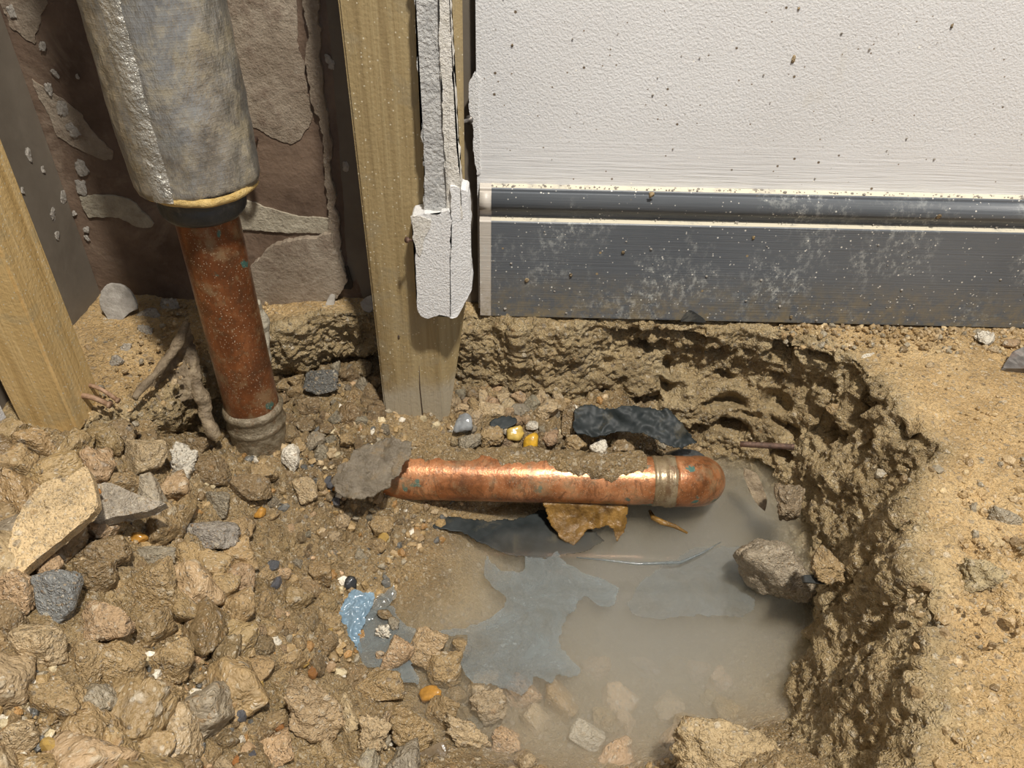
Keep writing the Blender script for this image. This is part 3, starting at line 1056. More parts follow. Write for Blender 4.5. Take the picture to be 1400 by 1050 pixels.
patch('dark_smudge', [(930, 440), (936, 430), (946, 424), (955, 430), (962, 436), (966, 441)], -0.0011, 0.0012, M['rubber'], sk, 0.002, 0.0006, 72)  # small black patch low on the skirting face
for k, (px, py, a_, b_) in enumerate(((1085, 81, 6, 11), (1302, 35, 5, 7), (1092, 12, 4, 5), (700, 62, 4, 5), (891, 266, 9, 10), (852, 345, 5, 6), (1030, 325, 5, 6), (1284, 296, 9, 8), (1082, 433, 5, 6), (780, 376, 5, 7), (720, 383, 7, 6))):
    onw = py < 240
    P = at(px, py, 1, 0.0175 if onw else -0.0006)
    q = depth_of(P) / FPX
    V, F = rock(1200 + k, 2, 8, 0.12)
    o_ = link('mud_splash', fast_mesh('mud_splash', V * (a_ * q * 0.5, 0.0014, b_ * q * 0.5), F, True), M['stone'], wall_right if onw else sk, P)
    o_.color = ((0.20, 0.14, 0.07, 1) if k % 2 else (0.40, 0.29, 0.15, 1))
# crumbs of mortar and dust on the ledges of the skirting: one loose scatter
Vs, Fs = [], []
nv = 0
for k in range(420):
    r_ = rng.random()
    x = SX0 + 0.012 + 0.72 * rng.random()
    if r_ < 0.55:
        y, z = 0.0105 + 0.006 * rng.random(), 0.1555
        q = 0.0006 + 0.0016 * rng.random() ** 3
    elif r_ < 0.7:
        y, z = 0.002 + 0.004 * rng.random(), 0.1245
        q = 0.0005 + 0.0009 * rng.random() ** 3
    elif r_ < 0.86:
        y, z = -0.0004, 0.006 + 0.11 * rng.random() ** 1.6
        q = 0.0006 + 0.0014 * rng.random() ** 3
    else:
        y, z = 0.0172, 0.165 + 0.18 * rng.random()
        q = 0.0004 + 0.0011 * rng.random() ** 4
    V, F = ico(1)
    V = V * (1 + 0.35 * (rng.random((len(V), 1)) - 0.5)) * q * np.array((1, 0.7, 0.9)) + (x, y, z)
    Vs.append(V)
    Fs.append(F + nv)
    nv += len(V)
o = link('mortar_crumbs', fast_mesh('mortar_crumbs', np.vstack(Vs), np.vstack(Fs), False), M['flake'], sk)
o['kind'] = 'stuff'

# ------------------------------------------------------------------ left-hand timber stud
t = thing('timber_stud', 'bare sawn timber stud at the left, foot standing on the concrete', 'timber', (-0.44, -0.175, 0.0))


def timber(name, quads, m, parent, loc):
    """quads: list of (z, four corner points) from foot to top"""
    bm = bmesh.new()
    prev = None
    for z, q in quads:
        ring = [bm.verts.new((x - loc[0], y - loc[1], z - loc[2])) for x, y in q]
        if prev is None:
            bm.faces.new(ring[::-1])
        else:
            for k in range(4):
                bm.faces.new((prev[k], prev[(k + 1) % 4], ring[(k + 1) % 4], ring[k]))
        prev = ring
    bm.faces.new(prev)
    bmesh.ops.recalc_face_normals(bm, faces=bm.faces)
    ed = [e for e in bm.edges if abs((e.verts[0].co - e.verts[1].co).normalized().z) > 0.8]
    bmesh.ops.bevel(bm, geom=ed, offset=0.0022, segments=2, affect='EDGES')
    return link(name, from_bm(name, bm), m, parent)


Q = [(-0.466, -0.203), (-0.4135, -0.203), (-0.4135, -0.150), (-0.466, -0.150)]
timber('stud_body', [(-0.012, Q), (0.6, Q), (2.3, Q)], M['wood2'], t, (-0.44, -0.175, 0.0))


def nail(name, a, b_, r, head, m, parent=None, label=None, cat=None, bend=0.0):
    a, b_ = np.array(a), np.array(b_)
    s = np.linspace(0, 1, 9)
    P = a + (b_ - a) * s[:, None]
    P[:, 2] += bend * np.sin(s * np.pi)
    d = (b_ - a) / np.linalg.norm(b_ - a)
    pts = np.vstack((P, P[-1] + d * 0.0003, P[-1] + d * r * 0.9))
    rr = np.r_[np.full(9, r), head, head]
    rr[0] = r * (0.35 if name != 'steel_rod' else 0.95)
    o_ = tube_obj(name, pts, rr, m, parent, 12)
    if cat:
        tag(o_, label, cat)
    return o_


nail('nail', at(101, 541, 1, -0.175), at(148, 553, 2, 0.006), 0.0026, 0.0036, M['rust_nail'], None, 'rusty bent nail driven low into the left timber stud, nearer of two', 'nail', 0.004)
nail('nail', at(119, 526, 1, -0.16), at(160, 547, 2, 0.004), 0.0021, 0.003, M['rust_nail'], None, 'thinner rusty nail behind it at the foot of the left timber stud', 'nail', 0.004)
bm = box_bm(-0.492, -0.4725, -0.2225, -0.205, -0.02, 0.03)
bmesh.ops.bevel(bm, geom=bm.edges[:], offset=0.002, segments=1, affect='EDGES')
tag(link('plasterboard_offcut', from_bm('plasterboard_offcut', bm), M['white']), 'white plasterboard offcut wedged left of the left timber stud', 'plasterboard')

# ------------------------------------------------------------------ centre timber post and the plasterboard left on it
PL = (-0.11, -0.05, -0.13)
t = thing('timber_post', 'damp timber post at the centre, foot behind the copper pipe', 'timber', PL)
Qb = [(-0.1465, -0.070), (-0.0775, -0.070), (-0.0765, -0.045), (-0.1465, -0.030)]
Qm = [(-0.1470, -0.070), (-0.0810, -0.070), (-0.0500, -0.036), (-0.1470, -0.030)]
Qt = [(-0.1490, -0.070), (-0.0815, -0.070), (-0.0480, -0.036), (-0.1490, -0.030)]
timber('post_body', [(-0.150, Qb), (-0.128, Qb), (0.045, Qm), (0.35, Qt), (2.3, Qt)], M['wood'], t, PL)
for px, py in ((545, 584), (579, 586)):
    P = at(px, py, 1, -0.0705)
    V, F = rock(int(px), 2, 8, 0.1)
    link('nail_head', fast_mesh('nail_head', V * (0.0052, 0.0026, 0.0042), F, True), M['rust'], t, P - np.array(PL))
P = at(545, 461, 1, -0.0703)
V, F = ico(2)
link('knot_hole', fast_mesh('knot_hole', V * (0.0012, 0.0008, 0.0028), F, True), M['twig'], t, P - np.array(PL))
cr = [at(a, b_, 1, -0.0702) - np.array(PL) for a, b_ in ((573, 500), (574, 530), (577, 560), (579, 582), (582, 600))]
tube_obj('split', cr, [0.0002, 0.0007, 0.0008, 0.0007, 0.0004], M['twig'], t, 6)

t = thing('plasterboard_strip', 'torn strip of white plasterboard left on the centre timber post', 'plasterboard', (-0.07, -0.0705, 0.05))
OFF = np.array((-0.07, -0.0705, 0.05))


def plate(name, pts_px, y0, thick, m, parent, step, amp, seed, slope=0.0, x0=0.0):
    P = [at(a, b_, 1, y0)[[0, 2]] for a, b_ in pts_px]
    Q_ = ragged(P, step, amp, seed)
    bm = prism_bm([(q[0] - OFF[0], y0 + slope * max(0, q[0] - x0) - OFF[1], q[1] - OFF[2]) for q in Q_], (0, thick, 0))
    top = [f for f in bm.faces if len(f.verts) > 4]
    bmesh.ops.triangulate(bm, faces=top)
    return link(name, from_bm(name, bm), m, parent)


plate('gypsum_core', [(566, -60), (599, -60), (603, 60), (607, 150), (611, 240), (614, 300), (578, 300), (580, 265), (578, 200), (573, 120), (569, 50)], -0.0880, 0.0170, M['gypsum'], t, 0.003, 0.0016, 11)
plate('torn_edge', [(598, -60), (612, -60), (617, 60), (622, 150), (628, 240), (632, 300), (611, 300), (609, 240), (605, 150), (601, 60)], -0.0905, 0.019, M['paper'], t, 0.003, 0.0011, 12)
plate('painted_corner', [(563, 296), (580, 291), (600, 294), (616, 288), (616, 434), (600, 430), (586, 436), (573, 432), (570, 400), (567, 345)], -0.0960, 0.0245, M['white'], t, 0.003, 0.0012, 13)
xc = at(616, 350, 1, -0.096)[0]
plate('painted_return', [(616, 256), (626, 258), (639, 268), (642, 300), (640, 350), (644, 402), (640, 412), (627, 434), (616, 436), (616, 300)], -0.0960, 0.0245, M['white'], t, 0.003, 0.0012, 14, 0.55, xc)
plate('torn_paper', [(562, 296), (574, 296), (590, 300), (586, 316), (578, 335), (576, 352), (568, 345), (565, 320)], -0.0968, 0.0012, M['paper'], t, 0.003, 0.001, 15)
nail('screw', at(568, 329, 1, -0.090) - OFF, at(557, 328, 1, -0.098) - OFF, 0.0012, 0.0030, M['rust'], t)

nail('screw', at(622, 169, 1, -0.030), at(641, 164, 1, -0.012), 0.0017, 0.0042, M['steel'], None, 'pale countersunk screw sticking out of the gap beside the white wall', 'screw')

# ------------------------------------------------------------------ copper riser with its foil lagging
RX, RY = -0.272, -0.130
BASE = (RX, RY, -0.16)
t = thing('copper_riser_pipe', 'upright tarnished copper pipe with foil lagging at the left', 'pipe', BASE)


def lathe_z(name, prof, m, parent, seg=64, loc=(0, 0, 0), wob=0.0, seed=0, tilt=0.0):
    """prof: list of (radius, z)"""
    a = np.arange(seg) / seg * 2 * np.pi
    R_ = np.array([p_[0] for p_ in prof])[:, None]
    Z_ = np.array([p_[1] for p_ in prof])[:, None]
    V = np.stack((R_ * np.cos(a), R_ * np.sin(a), Z_ + 0 * a + tilt * np.cos(a)), -1)
    if wob:
        nrm = V * np.array((1, 1, 0))
        nrm /= np.linalg.norm(nrm, axis=2)[..., None] + 1e-9
        V = V + nrm * (wob * fbm(V * np.array((1, 1, 0.5)), 32, 4, 0.6, seed))[..., None]
    me = fast_mesh(name, V.reshape(-1, 3), grid_faces(len(prof), seg, True), True)
    return link(name, me, m, parent, loc)


def dense(prof, step):
    out = []
    for (r0, z0), (r1, z1) in zip(prof[:-1], prof[1:]):
        n = max(1, int(math.hypot(r1 - r0, z1 - z0) / step))
        out += [(r0 + (r1 - r0) * k / n, z0 + (z1 - z0) * k / n) for k in range(n)]
    return out + [prof[-1]]


lathe_z('pipe_tube', [(0.0272, 0.06), (0.0272, 0.3), (0.0272, 2.4)], M['copper_old'], t, 64)
lathe_z('coupling', dense([(0.0274, 0.131), (0.0300, 0.1295), (0.0314, 0.126), (0.0304, 0.1225), (0.0290, 0.120), (0.0291, 0.111), (0.0302, 0.1085), (0.0310, 0.106), (0.0300, 0.1035), (0.0288, 0.101), (0.0288, 0.0)], 0.003), M['grime'], t, 64, wob=0.0009, seed=3)
jk = lathe_z('foil_jacket', dense([(0.0470, 0.3755), (0.0500, 0.3730), (0.0515, 0.378), (0.0515, 0.75)], 0.003) + [(0.0515, 2.4)], M['foil'], t, 128, wob=0.0016, seed=5)
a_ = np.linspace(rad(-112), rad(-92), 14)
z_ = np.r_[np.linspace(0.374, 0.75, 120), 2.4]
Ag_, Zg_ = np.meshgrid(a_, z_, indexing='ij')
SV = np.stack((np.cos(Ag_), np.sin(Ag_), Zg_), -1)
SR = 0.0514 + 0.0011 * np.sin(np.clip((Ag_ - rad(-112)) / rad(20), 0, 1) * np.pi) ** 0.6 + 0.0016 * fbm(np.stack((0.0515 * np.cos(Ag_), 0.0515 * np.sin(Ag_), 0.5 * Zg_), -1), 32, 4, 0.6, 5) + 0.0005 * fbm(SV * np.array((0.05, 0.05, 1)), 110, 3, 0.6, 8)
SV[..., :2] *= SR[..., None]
link('highlight_strip', fast_mesh('highlight_strip', SV.reshape(-1, 3), grid_faces(14, len(z_))[:, ::-1], True), M['foil_highlight'], jk)  # added strip of brighter foil, painting the highlight streak down the jacket
lathe_z('foam_core', dense([(0.0275, 0.380), (0.0300, 0.3730), (0.0480, 0.3695), (0.0500, 0.3715), (0.0502, 0.3745), (0.0490, 0.377)], 0.0015), M['foam'], t, 96, wob=0.0032, seed=6, tilt=-0.0015)
lathe_z('pipe_clip', dense([(0.0275, 0.348), (0.034, 0.345), (0.0362, 0.349), (0.0368, 0.356), (0.0362, 0.360), (0.0372, 0.364), (0.0370, 0.372), (0.035, 0.376), (0.028, 0.376)], 0.002), M['rubber'], t, 72, wob=0.0012, seed=7)
P = at(314, 240, 1, -0.130)
lug = [P + np.array(q) - np.array(BASE) for q in ((-0.007, 0, 0.011), (0.002, -0.001, 0.010), (0.007, -0.002, 0.002), (0.005, -0.002, -0.006), (-0.004, -0.001, -0.009))]
tube_obj('clip_lug', lug, [0.003, 0.0042, 0.0046, 0.0042, 0.003], M['steel'], t, 12, 0.0006, 3)
P = at(336, 207, 1, 0.0)
a = np.linspace(0, 2 * np.pi, 25)
ringp = [np.array((P[0] + 0.0075 * math.cos(q), P[1] + 0.004 * math.sin(q), P[2] + 0.0115 * math.sin(q))) - np.array(BASE) for q in a]
rg = tube_obj('wall_bracket', ringp, 0.0032, M['rust'], t, 10, 0.0005, 4, False)
tube_obj('bracket_arm', [P - np.array(BASE) + np.array((-0.020, -0.03, 0)), P - np.array(BASE) + np.array((-0.004, 0.0, 0)), P - np.array(BASE) + np.array((0.0, 0.037, 0))], 0.003, M['rust'], t, 10)

# ------------------------------------------------------------------ horizontal copper pipe with its elbow
PZ, PYc, PR = -0.1285, -0.1305, 0.0272
t = thing('copper_pipe', 'horizontal copper pipe with an elbow running just above the water', 'pipe', (0, PYc, PZ))


def lathe_x(name, prof, m, parent, seg=64, wob=0.0, seed=0):
    """prof: list of (radius, x)"""
    a = np.arange(seg) / seg * 2 * np.pi
    R_ = np.array([p_[0] for p_ in prof])[:, None]
    X_ = np.array([p_[1] for p_ in prof])[:, None]
    V = np.stack((X_ + 0 * a, R_ * np.cos(a), R_ * np.sin(a)), -1)
    if wob:
        nrm = V * np.array((0, 1, 1))
        nrm /= np.linalg.norm(nrm, axis=2)[..., None] + 1e-9
        V = V + nrm * (wob * fbm(V, 70, 3, 0.6, seed))[..., None]
    me = fast_mesh(name, V.reshape(-1, 3), grid_faces(len(prof), seg, True)[:, ::-1], True)
    return link(name, me, m, parent)


lathe_x('pipe_tube', dense([(PR, -0.22), (PR, 0.166)], 0.02), M['copper'], t)
lathe_x('coupling', dense([(0.0273, 0.1585), (0.0284, 0.160), (0.0286, 0.1625), (0.0279, 0.1645), (0.0282, 0.1715), (0.0294, 0.1735), (0.0297, 0.1755), (0.0289, 0.1775), (0.0291, 0.1785), (0.0296, 0.180), (0.0288, 0.182), (0.0285, 0.1840)], 0.0012), M['solder'], t, 72, 0.0003, 8)
dirv = np.array((0.0, 0.76, -0.65))
dirv /= np.linalg.norm(dirv)
BR = 0.034
s0 = np.array((0.183, 0, 0))
pts = [s0]
for q in np.linspace(0, math.pi / 2, 22):
    pts.append(s0 + np.array((0.004, 0, 0)) + BR * (math.sin(q) * np.array((1, 0, 0)) + (1 - math.cos(q)) * dirv))
pts.append(pts[-1] + dirv * 0.02)
pts.append(pts[-1] + dirv * 0.03)
tube_obj('elbow', pts, 0.0286, M['copper'], t, 48)
tube_obj('rubber_sleeve', [pts[-3] + dirv * 0.004 + np.array((-0.012, 0.002, 0.002)), pts[-1] + np.array((-0.012, 0.002, 0.0))], [0.0325, 0.033], M['rubber'], t, 40, 0.0012, 9)

# a crust of mortar and dirt stuck along the top of that pipe
xs = np.linspace(-0.135, 0.150, 300)
an = np.linspace(rad(18), rad(150), 90)
Xg, Ag = np.meshgrid(xs, an, indexing='ij')
C0 = np.stack((Xg, PYc - PR * np.cos(Ag), PZ + PR * np.sin(Ag)), -1)
nz = fbm(C0, 42, 4, 0.6, 21)
edge = rad(82) + rad(20) * fbm(np.stack((Xg * 1.0, 0 * Xg, 0 * Xg), -1), 30, 3, 0.6, 5) - rad(16) * smooth(0.02, 0.10, Xg) + rad(8) * smooth(-0.06, -0.11, Xg)
th = np.clip((Ag - edge) / rad(26), -1, 1) * 0.006 + nz * 0.0036
th = np.clip(th, -0.002, 0.010) - 0.0004
nn = np.stack((0 * Xg, -np.cos(Ag), np.sin(Ag)), -1)
th2, _, _ = worley(C0, 150, 3)
V = C0 + nn * (th + np.where(th > 0, 0.0016 * (0.5 - th2), 0))[..., None]
o = link('mortar_crust', fast_mesh('mortar_crust', V.reshape(-1, 3), grid_faces(len(xs), len(an)), True), M['soil'])
tag(o, 'crust of dirt and mortar stuck along the top of the copper pipe', 'mortar', None, 'stuff')

# ------------------------------------------------------------------ water and plastic sheets
bm = box_bm(-0.30, 0.44, -0.62, 0.02, WATER - 0.13, WATER)
o = link('water_pool', from_bm('water_pool', bm), M['water'])
tag(o, 'cloudy beige standing water filling the bottom of the hole', 'water', None, 'stuff')


def inside(px, py, poly):
    c = np.zeros(px.shape, bool)
    n = len(poly)
    for k in range(n):
        x0, y0 = poly[k]
        x1, y1 = poly[(k + 1) % n]
        cond = ((y0 > py) != (y1 > py)) & (px < (x1 - x0) * (py - y0) / (y1 - y0 + 1e-12) + x0)
        c ^= cond
    return c


def sheet(px_pts, z0, normal, m, label, name='plastic_sheet', cat='plastic sheet', step=0.0016, fold=0.0, freq=30, seed=1, amp=0.002, ridged=True, thick=0.0, parent=None):
    """a thin torn sheet: a fine grid cut to a ragged outline, creased by noise"""
    n = np.array(normal, float)
    n /= np.linalg.norm(n)
    mid = np.mean(np.array(px_pts), axis=0)
    C_ = at(mid[0], mid[1], 2, z0)
    W_ = []
    for a_, b_ in px_pts:
        d = ray(a_, b_)
        W_.append(CAM + np.dot(C_ - CAM, n) / np.dot(d, n) * d)
    W_ = np.array(W_) - C_
    e1 = np.array((1.0, 0, 0)) - n * n[0]
    e1 /= np.linalg.norm(e1)
    e2 = np.cross(n, e1)
    Q_ = ragged(np.stack((W_ @ e1, W_ @ e2), -1), 0.003, amp, seed)
    lo, hi = Q_.min(0), Q_.max(0)
    ux, uy = np.arange(lo[0], hi[0] + step, step), np.arange(lo[1], hi[1] + step, step)
    U_, V_ = np.meshgrid(ux, uy, indexing='ij')
    keep = inside(U_ + step / 2, V_ + step / 2, Q_)[:-1, :-1].ravel()
    F = grid_faces(len(ux), len(uy))[keep]
    P3 = U_[..., None] * e1 + V_[..., None] * e2
    P3 = P3 + n * (fold * fbm(P3, freq, 4, 0.5, seed, ridged))[..., None]
    P3 = P3.reshape(-1, 3)
    used = np.unique(F)
    mp = np.zeros(len(P3), int)
    mp[used] = np.arange(len(used))
    P3, F = P3[used], mp[F]
    # ease the stair-stepped rim onto the outline
    o_ = link(name, fast_mesh(name, P3, F, True), m, parent, C_)
    sm = o_.modifiers.new('ease', 'SMOOTH')
    sm.factor, sm.iterations = 0.5, 3
    if thick:
        so = o_.modifiers.new('gauge', 'SOLIDIFY')
        so.thickness = thick
    if cat:
        tag(o_, label, cat)
    return o_


def c8(pts, ox=400, oy=690, k=2.9167):
    return [(ox + a_ / k, oy + b_ / k) for a_, b_ in pts]


UP = (0, 0, 1)
sheet(c8([(770, 200), (830, 262), (915, 268), (930, 205), (1000, 215), (1060, 185), (1085, 230), (1160, 270), (1230, 290), (1300, 330), (1290, 395), (1260, 415), (1215, 400), (1165, 360), (1130, 415),
          (1100, 440), (1080, 480), (1060, 530), (1075, 570), (1110, 610), (1150, 650), (1140, 690), (1060, 680), (1035, 715), (965, 685), (945, 740), (910, 765), (870, 745), (800, 720), (720, 715),
          (690, 680), (668, 630), (690, 580), (700, 520), (620, 530), (560, 520), (600, 498), (690, 490), (780, 455), (840, 410), (855, 365), (800, 330), (765, 300)]),
      WATER + 0.0006, UP, M['film'], 'cloudy grey-blue plastic film with ragged edges floating mid pool', fold=0.0003, freq=40, amp=0.0016)
sheet(c8([(1330, 400), (1400, 300), (1480, 240), (1600, 170), (1780, 165), (1860, 260), (1840, 420), (1800, 452), (1620, 440), (1450, 460), (1350, 440)]),
      WATER - 0.012, UP, M['film_low'], 'sunken grey plastic film under the water below the pipe elbow', fold=0.0006, freq=20, seed=3)
sheet(c8([(225, 480), (300, 420), (400, 400), (440, 470), (520, 510), (610, 520), (600, 545), (540, 540), (500, 560), (480, 640), (510, 700), (510, 722), (400, 705), (330, 665), (280, 640), (255, 590)]),
      WATER + 0.0008, UP, M['film'], 'small dull grey film under the pink pebble at the left shore', fold=0.0004, freq=40, seed=5)
sheet([(478, 806), (495, 808), (512, 812), (508, 832), (498, 850), (494, 876), (497, 900), (488, 908), (484, 886), (474, 868), (462, 838), (468, 822)],
      WATER + 0.006, (0.25, -0.2, 0.9), M['film_blue'], 'crumpled pale blue scrap of plastic film at the left shore', fold=0.0028, freq=95, seed=7, step=0.001)
sheet([(498, 832), (520, 812), (540, 800), (545, 812), (530, 832), (512, 846), (500, 860)],
      WATER + 0.005, (0.1, -0.3, 0.9), M['film'], 'clear folded corner of plastic beside the blue scrap', fold=0.002, freq=60, seed=8, step=0.001)
sheet([(565, 698), (600, 704), (646, 712), (700, 711), (738, 698), (760, 696), (800, 712), (826, 740), (800, 756), (745, 764), (700, 762), (660, 745), (632, 727), (592, 722)],
      WATER - 0.001, (0.06, -0.16, 0.98), M['polythene'], 'black polythene sheet dipping into the water below the pipe', fold=0.0012, freq=14, seed=9, thick=0.0006)
sheet([(783, 560), (800, 552), (832, 560), (872, 556), (912, 564), (936, 588), (952, 606), (930, 616), (906, 612), (890, 600), (850, 590), (815, 600), (786, 592)],
      -0.096, (0.05, -0.55, 0.8), M['polythene'], 'black polythene crumpled behind the pipe against the concrete', fold=0.0070, freq=22, seed=11, thick=0.0006)
sheet([(742, 684), (800, 680), (856, 686), (858, 716), (846, 742), (834, 720), (802, 724), (786, 746), (766, 736), (752, 712)],
      WATER + 0.010, (0.05, -0.75, 0.6), M['amber_rag'], 'amber-brown wet tape hanging from the pipe into the water', 'wet_tape', 'tape', fold=0.003, freq=40, seed=13, thick=0.0008)
sheet([(670, 576), (690, 568), (708, 572), (704, 582), (684, 588), (668, 584)],
      -0.098, (0.0, -0.4, 0.9), M['polythene'], 'dark green scrap of plastic among the stones behind the pipe', fold=0.001, freq=40, seed=15, thick=0.0006)
tw = [at(888, 698, 2, WATER + 0.003), at(893, 708, 2, WATER + 0.003), at(905, 714, 2, WATER + 0.002), at(922, 719, 2, WATER + 0.002), at(940, 729, 2, WATER + 0.001)]
tag(tube_obj('root_fibre', tw, [0.002, 0.0032, 0.0038, 0.0026, 0.001], M['amber_rag'], None, 10, 0.0008, 3), 'forked yellow root floating under the copper coupling', 'root')

fl = [at(a_, b_, 2, WATER + 0.0004) for a_, b_ in ((788, 762), (830, 766), (872, 771), (930, 769), (958, 757), (986, 741))]
tag(tube_obj('plastic_fold', fl, [0.0006, 0.0012, 0.0014, 0.0016, 0.0012, 0.0005], M['film'], None, 8, 0.0005, 2), 'thin clear plastic fold glinting on the water below the yellow root', 'plastic sheet')
shard([(553, 1046), (561, 1030), (590, 1022), (605, 1012), (613, 1024), (607, 1044), (584, 1060), (556, 1064)], WATER + 0.004, (0.1, -0.5, 0.85), 0.005, (0.17, 0.125, 0.075), 'dark brown curved glassy flint shard at the near shore', 'flint_shard', 'stone', 'flint', 0.0006, 57)

# ------------------------------------------------------------------ scraps of metal, cloth and wood
nail('steel_rod', at(1012, 607, 2, -0.098), at(1082, 611, 2, -0.086), 0.0034, 0.0035, M['rust'], None, 'rusty steel rod sticking out of the concrete right of the elbow', 'rod')
bm = prism_bm([at(a_, b_, 2, -0.085) for a_, b_ in ((1099, 786), (1112, 785), (1134, 793), (1131, 799), (1100, 796))], (0.0, 0.004, -0.006))
bmesh.ops.bevel(bm, geom=bm.edges[:], offset=0.0008, segments=1, affect='EDGES')
tag(link('steel_pin', from_bm('steel_pin', bm), M['rubber']), 'short black pin stuck in the right side of the hole', 'pin')
shard([(1370, 503), (1386, 478), (1404, 474), (1440, 470), (1450, 505)], 0.013, (-0.15, -0.25, 1), 0.010, (0.4, 0.4, 0.4), 'worn steel wedge with rust lying on the floor at the right', 'steel_wedge', 'tool', 'steel', 0.0002, 31)


def rope(name, px_z, r, m, label, cat, seed):
    pts = np.array([at(a_, b_, 1, y) for a_, b_, y in px_z])
    s = np.linspace(0, 1, len(pts))
    ss = np.linspace(0, 1, 46)
    P = np.stack([np.interp(ss, s, pts[:, k]) for k in range(3)], -1)
    P = (P + np.roll(P, 1, 0) + np.roll(P, -1, 0)) / 3
    P[0], P[-1] = pts[0], pts[-1]
    rr = r * (0.75 + 0.5 * np.sin(ss * np.pi)) * (1 + 0.3 * fbm(P, 50, 2, 0.5, seed))
    o_ = tube_obj(name, P, rr, m, None, 18, r * 0.45, seed)
    return tag(o_, label, cat)


# muddy sacking round the foot of the riser
t = thing('sacking_wrap', 'muddy crumpled sacking bunched left of the upright copper pipe', 'sacking', (-0.315, -0.13, -0.07))


def fold_tube(name, px_y, r, seed, flat=1.0):
    o_ = rope(name, px_y, r, M['sacking'], None, None, seed)
    del_keys = [k for k in ('label', 'category') if k in o_]
    for k in del_keys:
        del o_[k]
    o_.parent = t
    o_.matrix_parent_inverse = Matrix.Translation((-t.location[0], -t.location[1], -t.location[2]))
    return o_


def drape(px_pts, z0, normal, fold, freq, seed):
    o_ = sheet(px_pts, z0, normal, M['sacking'], None, 'cloth', None, fold=fold, freq=freq, seed=seed, step=0.0012, thick=0.001)
    o_.parent = t
    o_.location = Vector(o_.location) - t.location


drape([(254, 436), (266, 470), (276, 516), (268, 530), (240, 545), (212, 556), (182, 548), (188, 532), (212, 506), (234, 474)], -0.010, (0.45, -0.62, 0.65), 0.0075, 32, 61)
drape([(214, 528), (244, 520), (272, 512), (278, 532), (268, 546), (244, 552), (222, 556), (206, 548)], -0.030, (0.1, -0.8, 0.6), 0.0065, 38, 62)
fold_tube('fold', [(256, 440, -0.09), (238, 478, -0.108), (213, 510, -0.135), (184, 545, -0.165)], 0.0042, 41)
fold_tube('fold', [(268, 520, -0.145), (276, 545, -0.15), (280, 565, -0.155), (290, 584, -0.16)], 0.0055, 45)
fold_tube('fold', [(276, 556, -0.155), (280, 575, -0.16), (290, 590, -0.163), (298, 598, -0.165)], 0.0045, 46)
rope('bark_strip', [(352, 412, -0.09), (358, 440, -0.09), (360, 470, -0.095), (366, 500, -0.10)], 0.0055, M['mortar'], 'thin curl of mortar standing right of the upright pipe', 'mortar', 47)
rope('wood_sliver', [(262, 757, -0.245), (300, 752, -0.245), (340, 745, -0.242), (376, 735, -0.236)], 0.0052, M['twig'], 'dark wet wood sliver in the rubble below the grey-pink stone', 'wood', 48)
shard([(1016, 640), (1036, 648), (1049, 684), (1046, 700), (1034, 690), (1022, 668)], -0.135, (-0.3, -0.6, 0.7), 0.002, BROWN, 'brown leaf-like scrap hanging beside the pipe elbow', 'bark_scrap', 'scrap', 'sacking', 0.001, 33)
sheet([(454, 655), (462, 640), (478, 634), (490, 618), (512, 608), (530, 600), (545, 606), (562, 604), (566, 620), (556, 634), (548, 648), (534, 660), (526, 676), (504, 682), (478, 688), (468, 678), (458, 670)],
      -0.088, (0.12, -0.42, 0.85), M['cement'], 'thin grey cement sheet fragment over the left end of the pipe', 'cement_fragment', 'fragment', fold=0.0055, freq=26, seed=34, amp=0.003, thick=0.003)
shard([(766, 590), (770, 560), (783, 546), (787, 560), (783, 590), (776, 598), (768, 597)], -0.098, (-0.3, -0.8, 0.5), 0.005, BROWN, 'brown flake leaning upright beside the black polythene', 'stone_flake', 'stone', 'stone', 0.0008, 35)

# ------------------------------------------------------------------ the stones one can point to
shard([(8, 780), (12, 745), (24, 705), (45, 672), (68, 655), (100, 652), (118, 634), (124, 650), (134, 694), (118, 712), (82, 738), (50, 764), (24, 790), (8, 800)], 0.030, (0.16, -0.45, 0.88), 0.012, (0.66, 0.48, 0.26),
      'large flat tan slab leaning on the rubble at the left', 'stone_slab', 'stone', 'stone', 0.0012, 51)
shard([(126, 662), (150, 660), (175, 672), (205, 680), (226, 688), (196, 700), (160, 708), (132, 718), (120, 710), (134, 694)], 0.004, (0.1, -0.35, 0.9), 0.012, (0.40, 0.34, 0.26),
      'thin grey slab fragment tucked beside the large tan slab', 'stone_slab', 'stone', 'stone', 0.0016, 52)
shard([(137, 398), (146, 387), (166, 388), (180, 400), (189, 420), (172, 432), (160, 450), (152, 450), (146, 432), (138, 420)], 0.012, (0.15, -0.9, 0.42), 0.006, (0.36, 0.33, 0.29),
      'pale plaster shard propped in the back corner behind the left stud', 'plaster_shard', 'plaster', 'flake', 0.0012, 53)
shard([(443, 420), (452, 400), (458, 402), (456, 420)], 0.006, (0, -0.8, 0.6), 0.004, WHITE, 'small pale plaster chip on the ledge left of the centre post', 'plaster_shard', 'plaster', 'flake', 0.0006, 54)
shard([(492, 412), (506, 402), (512, 418), (506, 428), (496, 424)], 0.006, (0, -0.6, 0.8), 0.005, WHITE, 'white plaster chip against the left edge of the centre post', 'plaster_shard', 'plaster', 'flake', 0.0008, 55)
